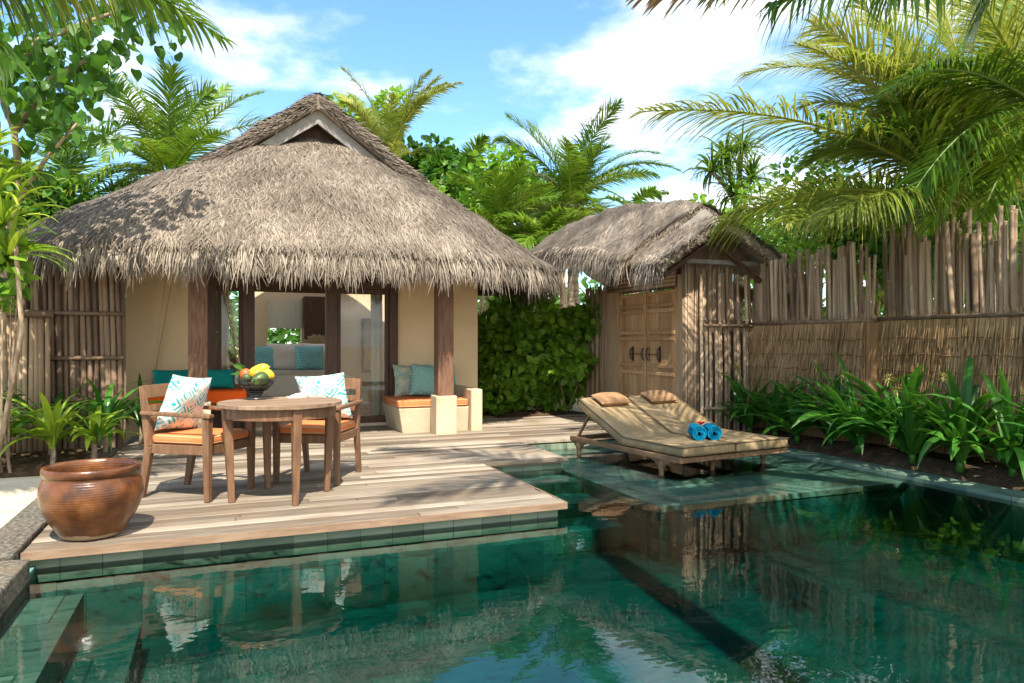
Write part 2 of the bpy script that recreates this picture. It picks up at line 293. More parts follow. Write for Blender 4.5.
def glass_mat():
    m,t,out,N,L=nodes('WindowGlass')
    fr=N('ShaderNodeFresnel',IOR=1.5); tr=N('ShaderNodeBsdfTransparent'); tr.inputs[0].default_value=(.93,.95,.93,1)
    gl=N('ShaderNodeBsdfGlossy',Roughness=.01); mx=N('ShaderNodeMixShader')
    L(fr.outputs[0],mx.inputs[0]); L(tr.outputs[0],mx.inputs[1]); L(gl.outputs[0],mx.inputs[2]); L(mx.outputs[0],out.inputs[0]); return m
M['glass']=glass_mat()
def mirror_mat():
    m,t,out,N,L=nodes('MirrorGlass'); gl=N('ShaderNodeBsdfGlossy',Roughness=.02); gl.inputs[0].default_value=(.8,.8,.8,1); L(gl.outputs[0],out.inputs[0]); return m
M['mirror']=mirror_mat()
def pot_mat():
    m,t,out,N,L=nodes('GlazedPot'); tc=N('ShaderNodeTexCoord'); sp=N('ShaderNodeSeparateXYZ'); L(tc.outputs['Object'],sp.inputs[0])
    no=N('ShaderNodeTexNoise',Scale=7.0,Detail=7); L(tc.outputs['Object'],no.inputs['Vector'])
    rp=ramp(N,[(.25,(.03,.012,.006)),(.42,(.085,.030,.011)),(.6,(.16,.058,.018)),(.8,(.27,.125,.05))]); L(no.outputs['Fac'],rp.inputs[0])
    edge=math_(N,L,'ADD',sp.outputs[2],math_(N,L,'MULTIPLY',math_(N,L,'SUBTRACT',no.outputs['Fac'],.5),.09))
    mr=N('ShaderNodeMapRange'); mr.inputs[1].default_value=.028; mr.inputs[2].default_value=.04; L(edge,mr.inputs[0])
    col=mixc(N,L,mr.outputs[0],(.42,.31,.20),rp.outputs[0])
    b=N('ShaderNodeBsdfPrincipled'); L(col,b.inputs['Base Color']); b.inputs['Specular IOR Level'].default_value=.5
    ro=N('ShaderNodeMapRange'); ro.inputs[3].default_value=.8; ro.inputs[4].default_value=.27; L(mr.outputs[0],ro.inputs[0]); L(ro.outputs[0],b.inputs['Roughness'])
    w=math_(N,L,'SINE',math_(N,L,'MULTIPLY',sp.outputs[2],420.0))
    h=math_(N,L,'ADD',math_(N,L,'MULTIPLY',w,.08),math_(N,L,'MULTIPLY',no.outputs['Fac'],2.5))
    bp=N('ShaderNodeBump',Strength=.5,Distance=.006); L(h,bp.inputs['Height']); L(bp.outputs[0],b.inputs['Normal']); L(b.outputs[0],out.inputs[0]); return m
M['pot']=pot_mat()
def water_mat():
    m,t,out,N,L=nodes('PoolWater'); g=N('ShaderNodeNewGeometry')
    n1=N('ShaderNodeTexNoise',Scale=2.2,Detail=2,Roughness=.5); n2=N('ShaderNodeTexNoise',Scale=9.0,Detail=2)
    mp=N('ShaderNodeMapping'); mp.inputs['Scale'].default_value=(1,1.35,1); mp.inputs['Rotation'].default_value=(0,0,-YAW); L(g.outputs['Position'],mp.inputs[0])
    for n in (n1,n2): L(mp.outputs[0],n.inputs['Vector'])
    h=math_(N,L,'ADD',n1.outputs['Fac'],math_(N,L,'MULTIPLY',n2.outputs['Fac'],.36))
    bp=N('ShaderNodeBump',Strength=.4,Distance=.005); L(h,bp.inputs['Height'])
    fr=N('ShaderNodeFresnel',IOR=1.68); L(bp.outputs[0],fr.inputs['Normal'])
    tr=N('ShaderNodeBsdfTransparent'); gl=N('ShaderNodeBsdfGlossy',Roughness=.0); L(bp.outputs[0],gl.inputs['Normal'])
    mx=N('ShaderNodeMixShader'); L(fr.outputs[0],mx.inputs[0]); L(tr.outputs[0],mx.inputs[1]); L(gl.outputs[0],mx.inputs[2]); L(mx.outputs[0],out.inputs['Surface'])
    va=N('ShaderNodeVolumeAbsorption'); va.inputs[0].default_value=(.02,.70,.68,1); va.inputs[1].default_value=2.6; L(va.outputs[0],out.inputs['Volume'])
    return m
M['water']=water_mat()
def fruit_mat(name,a,b,rough=.4): return surf(name,[(0,a),(1,b)],scale=9,rndw=0,rough=rough,spec=.4,bump=.1)
# ------------------------------------------------------------------ setting: ground, pool, deck
WZ=-.12
g=MB()
def grid_ring(mb, outer, hole, z):
    x0,y0,x1,y1=outer; a,b,c,d=hole
    for (p,q,r,s_) in ((x0,y0,x1,b),(x0,d,x1,y1),(x0,b,a,d),(c,b,x1,d)):
        mb.faces([(p,q,z),(r,q,z),(r,s_,z),(p,s_,z)],[(0,1,2,3)])
grid_ring(g,(-160,-160,160,260),(-1.3,-2.3,7.6,8.0),-.03)
structure(g.build('ground',M['sand']))
# planting beds: dark mounded soil
def soil_bed(name, poly_x, poly_y, z=.03, amp=.05, low=-.022):
    mb=MB(); nx,ny=30,40; xs=np.linspace(*poly_x,nx); ys=np.linspace(*poly_y,ny); X,Y=np.meshgrid(xs,ys)
    ed=np.minimum.reduce([(X-xs[0])/.25,(xs[-1]-X)/.25,(Y-ys[0])/.25,(ys[-1]-Y)/.25]); ed=np.clip(ed,0,1)
    Zv=low+(z-low)*ed**.6+amp*ed*(np.sin(X*9+Y*3)*np.sin(Y*7-X*2)*.5+rng.random(X.shape)*.5)
    V=np.stack((X,Y,Zv),-1).reshape(-1,3); F=[(j*nx+i,j*nx+i+1,(j+1)*nx+i+1,(j+1)*nx+i) for j in range(ny-1) for i in range(nx-1)]
    return structure(mb.faces(V,F).build(name,M['soil'],smooth=True))
soil_bed('planting_bed_right',(6.40,7.62),(-2.35,8.12),z=.02,low=-.13)
soil_bed('planting_bed_left',(-4.5,-1.07),(7.75,9.15),z=.03)
soil_bed('planting_bed_back',(4.0,5.72),(10.6,13.2),z=.02)

pb=MB()
pb.box((-1.3,-2.3,-1.5),(6.4,8.0,-.62))                      # floor
pb.box((-1.3,-2.3,-1.35),(-1.0,4.93,-.10))                    # left wall
pb.box((-1.0,-2.3,-1.35),(6.1,-2.0,-.06))                     # near wall
structure(pb.build('pool_basin',M['pool_tile']))
pb=MB(); pb.box((-1.0,-1.0,-1.35),(-.71,4.62,-.20)); pb.box((-.71,-1.0,-1.35),(-.42,4.62,-.40))
structure(pb.build('pool_bench',M['coping']))
pb=MB()
for k,(y0,z) in enumerate(((6.35,-.18),(5.95,-.29),(5.5,-.42))): pb.box((2.395,y0,-1.35),(3.32,6.77 if k==0 else (6.35,5.95)[k-1],z))
structure(pb.build('pool_steps',M['ledge_tile']))
pb=MB(); pb.box((3.325,5.0,WZ-.075),(6.1,8.0,WZ-.028)); structure(pb.build('pool_ledge',M['ledge_tile']))
pb=MB(); pb.box((3.335,5.012,-1.35),(6.1,8.0,WZ-.076)); structure(pb.build('pool_ledge_wall',M['pool_tile']))  # front face in darker tile, standing in for weaker light under water
pb=MB(); pb.box((6.1,-2.3,-1.35),(6.41,8.0,-.085));  structure(pb.build('pool_coping',M['coping']))
pb=MB(); pb.box((-1.05,4.945,-1.35),(2.355,8.0,-.201)); pb.box((2.355,6.79,-1.35),(3.295,8.0,-.201)); structure(pb.build('pool_wall',M['pool_tile']))  # darker tile stands in for palm shade on these submerged walls
pb=MB(); pb.box((-1.05,4.93,-.20),(2.365,8.0,-.052)); pb.box((2.365,6.785,-.20),(3.30,8.0,-.052)); pb.box((3.30,8.0,-.20),(5.74,8.1,-.052))
structure(pb.build('deck_tile_band',M['band_tile']))
wb=MB(); wb.box((-1.02,-2.05,-1.36),(6.13,8.02,WZ)); structure(wb.build('pool_water',M['water']))
# deck: individual boards along X
dk=MB(); y=4.87; bw=.108
while y<11.1:
    x0=-1.06; x1=2.40 if y<6.66 else (3.345 if y<7.95 else 5.74)
    if y>9.05: x0=-1.05
    x=x0-rng.random()*2.0
    while x<x1:
        ln=2.2+rng.random()*1.6; a=max(x,x0); b=min(x+ln,x1)
        if b-a>.05: dk.box((a+.002,y+.004,-.036),(b-.002,y+bw-.006,-rng.random()*.004),rnd=rng.random())
        x+=ln
    y+=bw
fa=MB(); fa.box((-1.06,4.853,-.050),(2.41,4.868,-.003)); fa.box((2.402,4.869,-.050),(2.416,6.66,-.003)); fa.box((2.42,6.725,-.050),(3.35,6.738,-.003)); structure(fa.build('deck_fascia',M['teak_top']))
structure(dk.build('pool_deck',M['deck'],bevel=.004,seg=1))
sf=MB(); sf.box((-1.05,4.89,-.051),(2.38,11,-.037)); sf.box((2.38,6.74,-.051),(3.33,11,-.037)); sf.box((3.33,8.02,-.051),(5.74,11,-.037)); structure(sf.build('deck_gap_shade',M['dark_wood']))  # dark sheet under the boards, standing in for shade in the gaps
kb=MB(); kb.box((-1.30,4.72,-.4),(-1.07,9.1,.025)); kb.box((-1.55,-2.2,-.5),(-.985,4.72,.0)); structure(kb.build('stone_kerb',M['kerb'],bevel=.012))
pt=MB(); pt.faces([(3.4,10.9,-.012),(5.73,10.9,-.012),(4.9,30,-.012),(2.9,30,-.012)],[(0,1,2,3)]); structure(pt.build('sand_path',M['sand']))

# ------------------------------------------------------------------ thatched roofs
def roof_pieces(zf, cx, yc, dmax, parent, off, n_blades, n_fringe, ymax_b, rfun=None, lenb=(.12,.30), fr=(.28,.52), wid=.014):
    """zf(x,y) height; plan outline found where the height has dropped to dmax"""
    nth=160; th=np.arange(nth)*2*PI/nth
    lo=np.zeros(nth); hi=np.full(nth,12.)
    for _ in range(40):
        md=(lo+hi)/2; z=zf(cx+md*np.cos(th),yc+md*np.sin(th)); ok=z>dmax; lo=np.where(ok,md,lo); hi=np.where(ok,hi,md)
    rad=lo
    wob=1+.008*np.sin(th*9)+.006*np.sin(th*23+1); rad=rad*wob
    return th,rad
def thatch_strands(mb, zf, P, L, W, lift, jit, dome=None):
    """thin stems lying down the slope at plan points P (n,2)"""
    e=.02; x,y=P[:,0],P[:,1]; z=zf(x,y)
    gx=(zf(x+e,y)-zf(x-e,y))/(2*e); gy=(zf(x,y+e)-zf(x,y-e))/(2*e)
    n=nz(np.stack((-gx,-gy,np.ones_like(gx)),1)); down=nz(np.stack((-gx,-gy,-(gx**2+gy**2)),1)+1e-6)
    side=np.cross(n,down); a=rng.normal(0,jit,len(P))[:,None]
    d=nz(down*np.cos(a)+side*np.sin(a)+n*(lift*rng.random(len(P)))[:,None]); sd=nz(np.cross(d,n))
    O=np.stack((x,y,z),1)+n*(.01+.035*rng.random(len(P)))[:,None]-d*(L*.3)[:,None]
    k=np.array((0,.5,1.))
    PP=O[:,None]+d[:,None]*(L[:,None]*k)[:,:,None]+np.array((0,0,-1.))*(L[:,None]*k**2*.18)[:,:,None]
    WW=sd[:,None]*(W[:,None]*np.array((.6,.5,.2)))[:,:,None]
    mb.strips(PP,WW,np.clip(rng.random(len(P))*.62+.1*np.sin(P[:,0]*2.3+P[:,1]*1.7)+.08,0,1))
def fringe_strands(mb, O, out, L, W, drop=.75, tint=.35):
    n=len(O); a=rng.normal(0,.35,n)[:,None]; s0=np.cross(out,np.array((0,0,1.)))
    o2=nz(out*np.cos(a)+s0*np.sin(a))
    k=np.array((0,.33,.66,1.)); H=(L[:,None]*(k*.75-.35*k**2)*(.5+.7*rng.random((n,1))))
    V=L[:,None]*(k**1.5*drop*(.75+.5*rng.random((n,1)))+.12*k)
    PP=O[:,None]+o2[:,None]*H[:,:,None]+np.array((0,0,-1.))*V[:,:,None]
    PP=PP+s0[:,None]*(rng.normal(0,.05,(n,1))*k**2)[:,:,None]
    sd=nz(s0+.4*rng.normal(0,1,(n,3)))
    mb.strips(PP,sd[:,None]*(W[:,None]*np.array((.6,.6,.5,.12)))[:,:,None],np.clip(tint+rng.random(n)*.65,0,1))
def pnorm(a,b,p): return (a**p+b**p)**(1/p)

# ------------------------------------------------------------------ villa
VO=(1.24,11.5,0)
villa=empty('villa',VO,0,'cream villa with shaggy thatched roof and open glass doors, standing behind the deck','house')
def V(mb,name,mat,**k): return mb.build(name,mat,villa if 'parent' not in k else k.pop('parent'),off=VO,**k)
CX=1.24
def zv(x,y):
    ds=np.where(x<CX,.525,.575)*np.abs(x-CX); df=.80*np.maximum(0,10.86-y); db=2.2*np.maximum(0,y-11.9)  # rear hip cut steep, out of view, so sky light reaches the room
    D_=pnorm(ds,np.maximum(df,db),2.6); return 4.24-.69*D_-.147*D_**2+.02*np.sin(x*5+y*3)+.015*np.sin(x*11-y*7)
YC=11.2; nth=200; th=np.arange(nth)*2*PI/nth
lo=np.zeros(nth); hi=np.full(nth,12.)
for _ in range(40):
    md=(lo+hi)/2; z=zv(CX+md*np.cos(th),YC+md*np.sin(th)); ok=z>2.25; lo=np.where(ok,md,lo); hi=np.where(ok,hi,md)
rad=lo
rs=np.concatenate((np.linspace(.02,1,34),))
Vv=[];
for s_ in rs:
    x=CX+rad*s_*np.cos(th); y=YC+rad*s_*np.sin(th); Vv.append(np.stack((x,y,zv(x,y)),1))
x=CX+rad*1.0*np.cos(th); y=YC+rad*1.0*np.sin(th); Vv.append(np.stack((x,y,zv(x,y)-.20),1))
top=np.concatenate(Vv); m_=len(rs)+1
F=[(k*nth+j,(k+1)*nth+j,(k+1)*nth+(j+1)%nth,k*nth+(j+1)%nth) for k in range(m_-1) for j in range(nth)]
roof=V(MB().faces(top,[f[::-1] for f in F]),'roof',M['thatch_base'],smooth=True)
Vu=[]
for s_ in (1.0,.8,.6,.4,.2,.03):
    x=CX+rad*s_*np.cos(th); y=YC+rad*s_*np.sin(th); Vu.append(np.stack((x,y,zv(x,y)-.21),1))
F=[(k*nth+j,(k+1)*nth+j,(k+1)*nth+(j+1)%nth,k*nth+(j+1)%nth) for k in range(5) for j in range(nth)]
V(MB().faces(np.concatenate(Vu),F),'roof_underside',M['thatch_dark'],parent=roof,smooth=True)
def plan_pts(n, s0=0.05, s1=1., ymax=13.5):
    t=rng.random(n*2)*2*PI; s_=np.sqrt(s0**2+(s1**2-s0**2)*rng.random(n*2)); r=np.interp(t,np.append(th,2*PI),np.append(rad,rad[0]))
    P=np.stack((CX+r*s_*np.cos(t),YC+r*s_*np.sin(t)),1); P=P[P[:,1]<ymax]; return P[:n]
tb=MB(); P=plan_pts(105000); n=len(P)
thatch_strands(tb,zv,P,.08+.17*rng.random(n),.006+.008*rng.random(n),.24,.34)
V(tb,'thatch_cover',M['thatch'],parent=roof)
fb=MB()
def eave_pts(n,s0,s1,ymax=11.6):
    t=rng.random(n)*2*PI; r=np.interp(t,np.append(th,2*PI),np.append(rad,rad[0])); s_=s0+(s1-s0)*rng.random(n)
    x=CX+r*s_*np.cos(t); y=YC+r*s_*np.sin(t); z=zv(x,y)
    e=.02; o=nz(np.stack((-(zv(x+e,y)-z),-(zv(x,y+e)-z),0*x),1)); k=y<ymax
    return np.stack((x,y,z),1)[k],o[k]
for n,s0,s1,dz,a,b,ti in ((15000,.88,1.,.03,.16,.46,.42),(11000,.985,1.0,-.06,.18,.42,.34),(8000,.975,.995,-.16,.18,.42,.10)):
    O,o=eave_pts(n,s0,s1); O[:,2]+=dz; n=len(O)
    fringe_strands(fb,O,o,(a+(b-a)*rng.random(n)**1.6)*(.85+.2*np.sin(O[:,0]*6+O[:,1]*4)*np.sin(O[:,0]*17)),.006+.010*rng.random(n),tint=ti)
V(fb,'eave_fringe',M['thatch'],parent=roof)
# upper gable roof with barge boards
GY=10.34; apex=4.64; sl=.735; hw=2.05
gb=MB()
def gz(x,y): return apex-sl*np.abs(x-CX)-.05*np.maximum(0,1-np.abs(x-CX)/.25)**2+.015*np.sin(x*9+y*4)
nx,ny=41,16; xs=np.linspace(CX-hw,CX+hw,nx); ys=np.linspace(GY-.16,12.6,ny); X,Y=np.meshgrid(xs,ys); Zt=gz(X,Y)
thk=.20*np.clip((hw-np.abs(X-CX))/.5,.12,1)
Vt=np.stack((X,Y,Zt),-1).reshape(-1,3); Vb=np.stack((X,Y,Zt-thk),-1).reshape(-1,3)
F=[(j*nx+i,j*nx+i+1,(j+1)*nx+i+1,(j+1)*nx+i) for j in range(ny-1) for i in range(nx-1)]
q=nx*ny; F2=[tuple(q+k for k in f)[::-1] for f in F]
F3=[(i,q+i,q+i+1,i+1) for i in range(nx-1)]+[(j*nx,(j+1)*nx,q+(j+1)*nx,q+j*nx) for j in range(ny-1)]+[(j*nx+nx-1,q+j*nx+nx-1,q+(j+1)*nx+nx-1,(j+1)*nx+nx-1) for j in range(ny-1)]
gr=V(gb.faces(np.concatenate((Vt,Vb)),F+F2+F3),'gable_roof',M['thatch_base'],smooth=False)
tb=MB(); n=16000; P=np.stack((CX+(rng.random(n)*2-1)*hw,GY-.16+rng.random(n)*2.3),1)
thatch_strands(tb,gz,P,.10+.18*rng.random(n),.010+.010*rng.random(n),.35,.4)
n=4200; x=CX+(rng.random(n)*2-1)*hw; O=np.stack((x,np.full(n,GY-.15)-.02*rng.random(n),gz(x,GY)-rng.random(n)*.17*np.clip((hw-np.abs(x-CX))/.5,.2,1)),1)
d=np.stack((np.sign(x-CX)*.8,-.25-.4*rng.random(n),-.6+.3*rng.normal(0,1,n)),1); d=nz(d); k=np.array((0,.5,1.)); L_=.06+.12*rng.random(n)
tb.strips(O[:,None]+d[:,None]*(L_[:,None]*k)[:,:,None],np.array((0,.5,.8))*(np.ones((n,1))*np.array((.007,.006,.003)))[:,:,None],rng.random(n)*.55)
V(tb,'gable_thatch',M['thatch'],parent=gr)
for sg in (-1,1):
    b=MB(); p0=(CX+sg*.0,GY-.05,apex-.31); p1=(CX+sg*1.72,GY-.05,apex-.31-sl*1.72)
    b.faces([(p0[0],GY-.075,p0[2]+.09),(p0[0],GY-.075,p0[2]-.10),(p1[0],GY-.075,p1[2]-.03),(p1[0],GY-.075,p1[2]+.09),(p0[0],GY-.03,p0[2]+.09),(p0[0],GY-.03,p0[2]-.10),(p1[0],GY-.03,p1[2]-.03),(p1[0],GY-.03,p1[2]+.09)],
        [(0,1,2,3),(7,6,5,4),(0,4,5,1),(1,5,6,2),(2,6,7,3),(3,7,4,0)])
    V(b,'barge_board',M['barge'])
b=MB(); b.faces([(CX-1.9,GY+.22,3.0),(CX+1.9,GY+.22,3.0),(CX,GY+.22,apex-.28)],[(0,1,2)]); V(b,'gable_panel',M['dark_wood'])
# walls
WY=10.3
def wall(lo,hi,mat='plaster',name='wall'): return V(MB().box(lo,hi),name,M[mat])
wall((-1.12,WY,-.05),(-.17,WY+.18,2.62)); wall((2.37,WY,-.05),(3.6,WY+.18,2.62))
wall((-1.12,WY+.18,-.05),(-.94,10.9,2.5)); wall((-1.12,13.6,-.05),(-.94,14.2,2.3)); wall((-1.12,10.9,-.05),(-.94,13.6,.5))  # unseen gap above the sill, added to let daylight into the room
wall((3.42,WY+.18,-.05),(3.6,14.2,2.62))
# back wall: window onto a bright court; left opening added for room light
wall((-.94,14.0,-.05),(-.3,14.2,2.62),'plaster_in'); wall((.35,14.0,-.05),(.80,14.2,2.62),'plaster_in'); wall((1.40,14.0,-.05),(3.42,14.2,2.62),'plaster_in')
wall((.80,14.0,-.05),(1.40,14.2,.70),'plaster_in'); wall((.80,14.0,1.98),(1.40,14.2,2.62),'plaster_in')
wall((-.3,14.0,-.05),(.35,14.2,.5),'plaster_in'); wall((-.3,14.0,2.2),(.35,14.2,2.62),'plaster_in')
fl=MB(); fl.box((-.94,WY+.02,-.05),(3.42,14.0,.04)); V(fl,'room_floor',M['sand'])
c=MB(); c.box((-.94,WY+.2,2.5),(3.42,12.3,2.54)); V(c,'ceiling',M['plaster_in'])  # stops short of the back wall to let sky light in
# dark timber window blind on the upper half of the back opening
b=MB(); b.box((.80,13.95,1.45),(1.40,13.99,1.98)); V(b,'window_blind',M['curtain'])
# sliding door frame
fr=V(MB().box((-.17,WY-.03,2.33),(2.37,WY+.12,2.62)),'door_frame',M['dark_wood'],bevel=.006)
for a,w in ((-.17,.12),(.27,.15),(1.36,.15),(2.25,.12)):
    V(MB().box((a,WY-.035,-.045),(a+w,WY+.11,2.33)),'door_post',M['dark_wood'],parent=fr,bevel=.005)
V(MB().box((-.05,WY-.02,1.955),(.27,WY+.09,2.045)),'transom_bar',M['dark_wood'],parent=fr,bevel=.004)
V(MB().box((1.51,WY-.02,1.955),(2.25,WY+.09,2.045)),'transom_bar',M['dark_wood'],parent=fr,bevel=.004)
V(MB().box((.42,WY-.02,2.24),(1.36,WY+.09,2.33)),'transom_bar',M['dark_wood'],parent=fr,bevel=.004)
for x0,x1 in ((-.05,.27),(1.51,2.25)):
    sd=MB()
    for (a,b_) in (((x0+.002,WY+.02,.045),(x0+.055,WY+.07,1.953)),((x1-.055,WY+.02,.045),(x1-.002,WY+.07,1.953)),((x0+.055,WY+.02,.045),(x1-.055,WY+.07,.14)),((x0+.055,WY+.02,1.88),(x1-.055,WY+.07,1.953))): sd.box(a,b_)
    s_=V(sd,'glass_door',M['dark_wood'],bevel=.004)
    V(MB().box((x0+.054,WY+.042,.139),(x1-.054,WY+.048,1.881)),'glass_pane',M['glass'],parent=s_)
    V(MB().box((x0+.01,WY+.042,2.05),(x1-.01,WY+.048,2.325)),'glass_pane',M['glass'],parent=s_)
# verandah pillars
for px_,py_ in ((2.71,9.10),(-.25,9.2)):
    p=V(MB().box((px_-.105,py_-.105,.50),(px_+.105,py_+.105,2.42)),'pillar',M['post_wood'],bevel=.008)
    V(MB().box((px_-.14,py_-.14,-.045),(px_+.14,py_+.14,.50)),'pillar_base',M['plaster_pale'],parent=p,bevel=.012)
b=MB(); b.box((-.7,9.13,2.42),(3.1,9.27,2.55)); V(b,'eave_beam',M['dark_wood'])
# plaster bench on the right of the verandah
bb=MB()
F_=[(2.22,9.32),(3.12,9.32),(3.12,10.29),(2.22,10.29)]; T_=[(2.15,9.27),(3.12,9.27),(3.12,10.29),(2.15,10.29)]
bb.faces([(x,y,-.045) for x,y in F_]+[(x,y,.33) for x,y in T_],[(3,2,1,0),(4,5,6,7),(0,1,5,4),(1,2,6,5),(2,3,7,6),(3,0,4,7)])
V(bb,'bench_plinth',M['plaster_pale'],bevel=.015)
V(MB().box((3.125,9.20,-.045),(3.29,10.295,.56)),'bench_arm',M['plaster_pale'],bevel=.02)
# ------------------------------------------------------------------ gate house
GO=(6.15,9.3,0)
gate=empty('gatehouse',GO,0,'small thatched gatehouse with a double wooden gate and an open gable, behind the lounger','gatehouse')
def G(mb,name,mat,**k): return mb.build(name,mat,gate if 'parent' not in k else k.pop('parent'),off=GO,**k)
GX=6.08
def rz_(y): return np.interp(y,[7.5,8.1,9.3,10.3,11.3,12.2,13.0],[3.08,3.12,3.36,3.45,3.46,3.40,3.2])
def zg(x,y):
    a=np.abs(x-GX); return rz_(y)-.72*a+.05*a**2-.06*np.maximum(0,1-a/.3)**2+.02*np.sin(x*6+y*4)+.012*np.sin(x*13-y*9)
def slope_roof(mb, zf, x0, x1, y0, y1, thick, nx=41, ny=30):
    xs=np.linspace(x0,x1,nx); ys=np.linspace(y0,y1,ny); X,Y=np.meshgrid(xs,ys); Zt=zf(X,Y)
    Vt=np.stack((X,Y,Zt),-1).reshape(-1,3); Vb=np.stack((X,Y,Zt-thick),-1).reshape(-1,3); q=nx*ny
    F=[(j*nx+i,j*nx+i+1,(j+1)*nx+i+1,(j+1)*nx+i) for j in range(ny-1) for i in range(nx-1)]
    F2=[tuple(q+k for k in f)[::-1] for f in F]
    F3=[(i,q+i,q+i+1,i+1) for i in range(nx-1)]+[((ny-1)*nx+i+1,q+(ny-1)*nx+i+1,q+(ny-1)*nx+i,(ny-1)*nx+i) for i in range(nx-1)]+[(j*nx,(j+1)*nx,q+(j+1)*nx,q+j*nx) for j in range(ny-1)]+[(j*nx+nx-1,q+j*nx+nx-1,q+(j+1)*nx+nx-1,(j+1)*nx+nx-1) for j in range(ny-1)]
    return mb.faces(np.concatenate((Vt,Vb)),F+F2+F3)
X0,X1=4.80,7.55
gr=G(slope_roof(MB(),zg,X0,X1,8.12,12.9,.14),'roof',M['thatch_base'])
def za(x,y): return zg(x,y)-.23+.05*np.abs(x-GX)+.12*(y-7.65)
ap=G(slope_roof(MB(),za,X0+.22,X1-.1,7.62,8.9,.09,ny=10),'gable_apron',M['thatch_base'],parent=gr)
tb=MB(); n=52000; P=np.stack((X0+rng.random(n)*(X1-X0),8.1+rng.random(n)**1.1*4.8),1)
thatch_strands(tb,zg,P,.07+.12*rng.random(n),.006+.007*rng.random(n),.13,.25)
n=9000; P=np.stack((X0+.22+rng.random(n)*(X1-X0-.32),7.6+rng.random(n)*.75),1); thatch_strands(tb,za,P,.09+.16*rng.random(n),.009+.009*rng.random(n),.2,.3)
G(tb,'thatch_cover',M['thatch'],parent=gr)
fb=MB()
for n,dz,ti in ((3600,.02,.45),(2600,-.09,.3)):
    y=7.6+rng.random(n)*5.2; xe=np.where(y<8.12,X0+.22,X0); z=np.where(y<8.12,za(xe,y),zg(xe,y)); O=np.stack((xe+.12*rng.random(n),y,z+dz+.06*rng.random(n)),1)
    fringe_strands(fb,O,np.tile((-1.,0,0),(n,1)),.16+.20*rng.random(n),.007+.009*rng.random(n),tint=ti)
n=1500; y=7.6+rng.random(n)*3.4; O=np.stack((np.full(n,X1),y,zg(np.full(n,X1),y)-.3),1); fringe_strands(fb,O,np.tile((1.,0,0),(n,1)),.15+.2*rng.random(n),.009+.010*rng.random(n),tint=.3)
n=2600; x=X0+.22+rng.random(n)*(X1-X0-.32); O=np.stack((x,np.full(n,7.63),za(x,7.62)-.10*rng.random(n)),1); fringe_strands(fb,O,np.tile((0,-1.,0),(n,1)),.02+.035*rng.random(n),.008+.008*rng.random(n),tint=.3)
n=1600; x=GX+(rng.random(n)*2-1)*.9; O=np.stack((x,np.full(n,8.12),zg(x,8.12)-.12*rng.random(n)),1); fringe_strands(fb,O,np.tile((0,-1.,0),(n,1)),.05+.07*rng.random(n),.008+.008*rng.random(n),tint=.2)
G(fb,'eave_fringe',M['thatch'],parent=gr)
for sg in (-1,1):
    b=MB(); x1_=GX+sg*.62; zA=3.12-.15; zB=zA-.41
    V8=[(GX,8.05,zA+.03),(GX,8.05,zA-.06),(x1_,8.05,zB-.03),(x1_,8.05,zB+.02)]; V8+= [(a,8.10,c_) for a,_,c_ in V8]
    b.faces(V8,[(0,1,2,3),(7,6,5,4),(0,4,5,1),(1,5,6,2),(2,6,7,3),(3,7,4,0)]); G(b,'barge_board',M['barge'])
    G(MB().bar((GX,7.92,2.56),(GX+sg*.80,7.92,2.56-.66*.80),.05,.07,up=(0,1,0)),'rafter',M['dark_wood'])
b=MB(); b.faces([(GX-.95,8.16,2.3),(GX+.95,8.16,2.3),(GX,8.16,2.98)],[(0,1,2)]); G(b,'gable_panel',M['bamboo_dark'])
G(MB().bar((5.42,8.02,2.28),(7.0,8.02,2.28),.07,.06),'tie_beam',M['barge'],bevel=.006)
DX=5.75; y0,y1=8.15,10.15
# gate wall facing the pool: posts, lintel, two leaves
G(MB().box((DX+.02,8.15,-.04),(DX+.12,8.265,2.12)),'door_post',M['bamboo_tan'],bevel=.006)
G(MB().box((DX+.02,9.85,-.04),(DX+.14,10.2,2.12)),'door_post',M['bamboo_tan'],bevel=.006)
lt=MB()
for k in range(4): lt.tube([(DX+.02,8.3,2.0+.055*k),(DX+.02,10.15,2.0+.055*k)],.028,8,rnd=rng.random())
G(lt,'lintel',M['bamboo_tan'],smooth=True)
for (a,b_) in ((8.275,9.05),(9.065,9.84)):
    dl=MB(); x=DX+.04
    n=6; w=(b_-a-.12)/n
    for k in range(n): dl.box((x+.012,a+.06+k*w+.0015,.02),(x+.04,a+.06+(k+1)*w-.0015,1.93),rnd=rng.random())
    for yy in (a+.005,b_-.065): dl.box((x-.010,yy,.0),(x+.05,yy+.06,1.95),rnd=rng.random())
    for zz in (.02,.22,.34,.72,.83,1.22,1.31,1.62,1.70,1.87): dl.box((x-.022,a+.065,zz),(x+.046,b_-.065,zz+.05),rnd=rng.random())
    lf=G(dl,'door_leaf',M['door_wood'],bevel=.004)
    hn=MB(); yc=(a+b_)/2; ye=b_-.05 if a<9 else a+.05; xh=x-.03
    for yh in ((yc+.05,),(yc-.02,))[0 if a<9 else 1]+(ye,):
        hn.tube([(xh+.03,yh,.93),(xh-.01,yh,.95),(xh-.02,yh,1.02),(xh-.01,yh,1.09),(xh+.03,yh,1.11)],.011,8); hn.box((xh+.022,yh-.018,.91),(xh+.032,yh+.018,1.13))
    hn.tube([(xh,min(yc,ye),1.02),(xh,max(yc,ye),1.02)],.007,6)
    G(hn,'door_handle',M['rust_iron'],parent=lf,smooth=True)
bk=MB(); bk.box((DX+.05,8.14,-.04),(6.6,8.17,2.05)); G(bk,'backing_panel',M['bamboo_dark'])
ip=MB(); ip.box((DX+.10,8.2,1.95),(DX+.13,10.2,2.75)); G(ip,'inner_panel',M['bamboo_dark'])
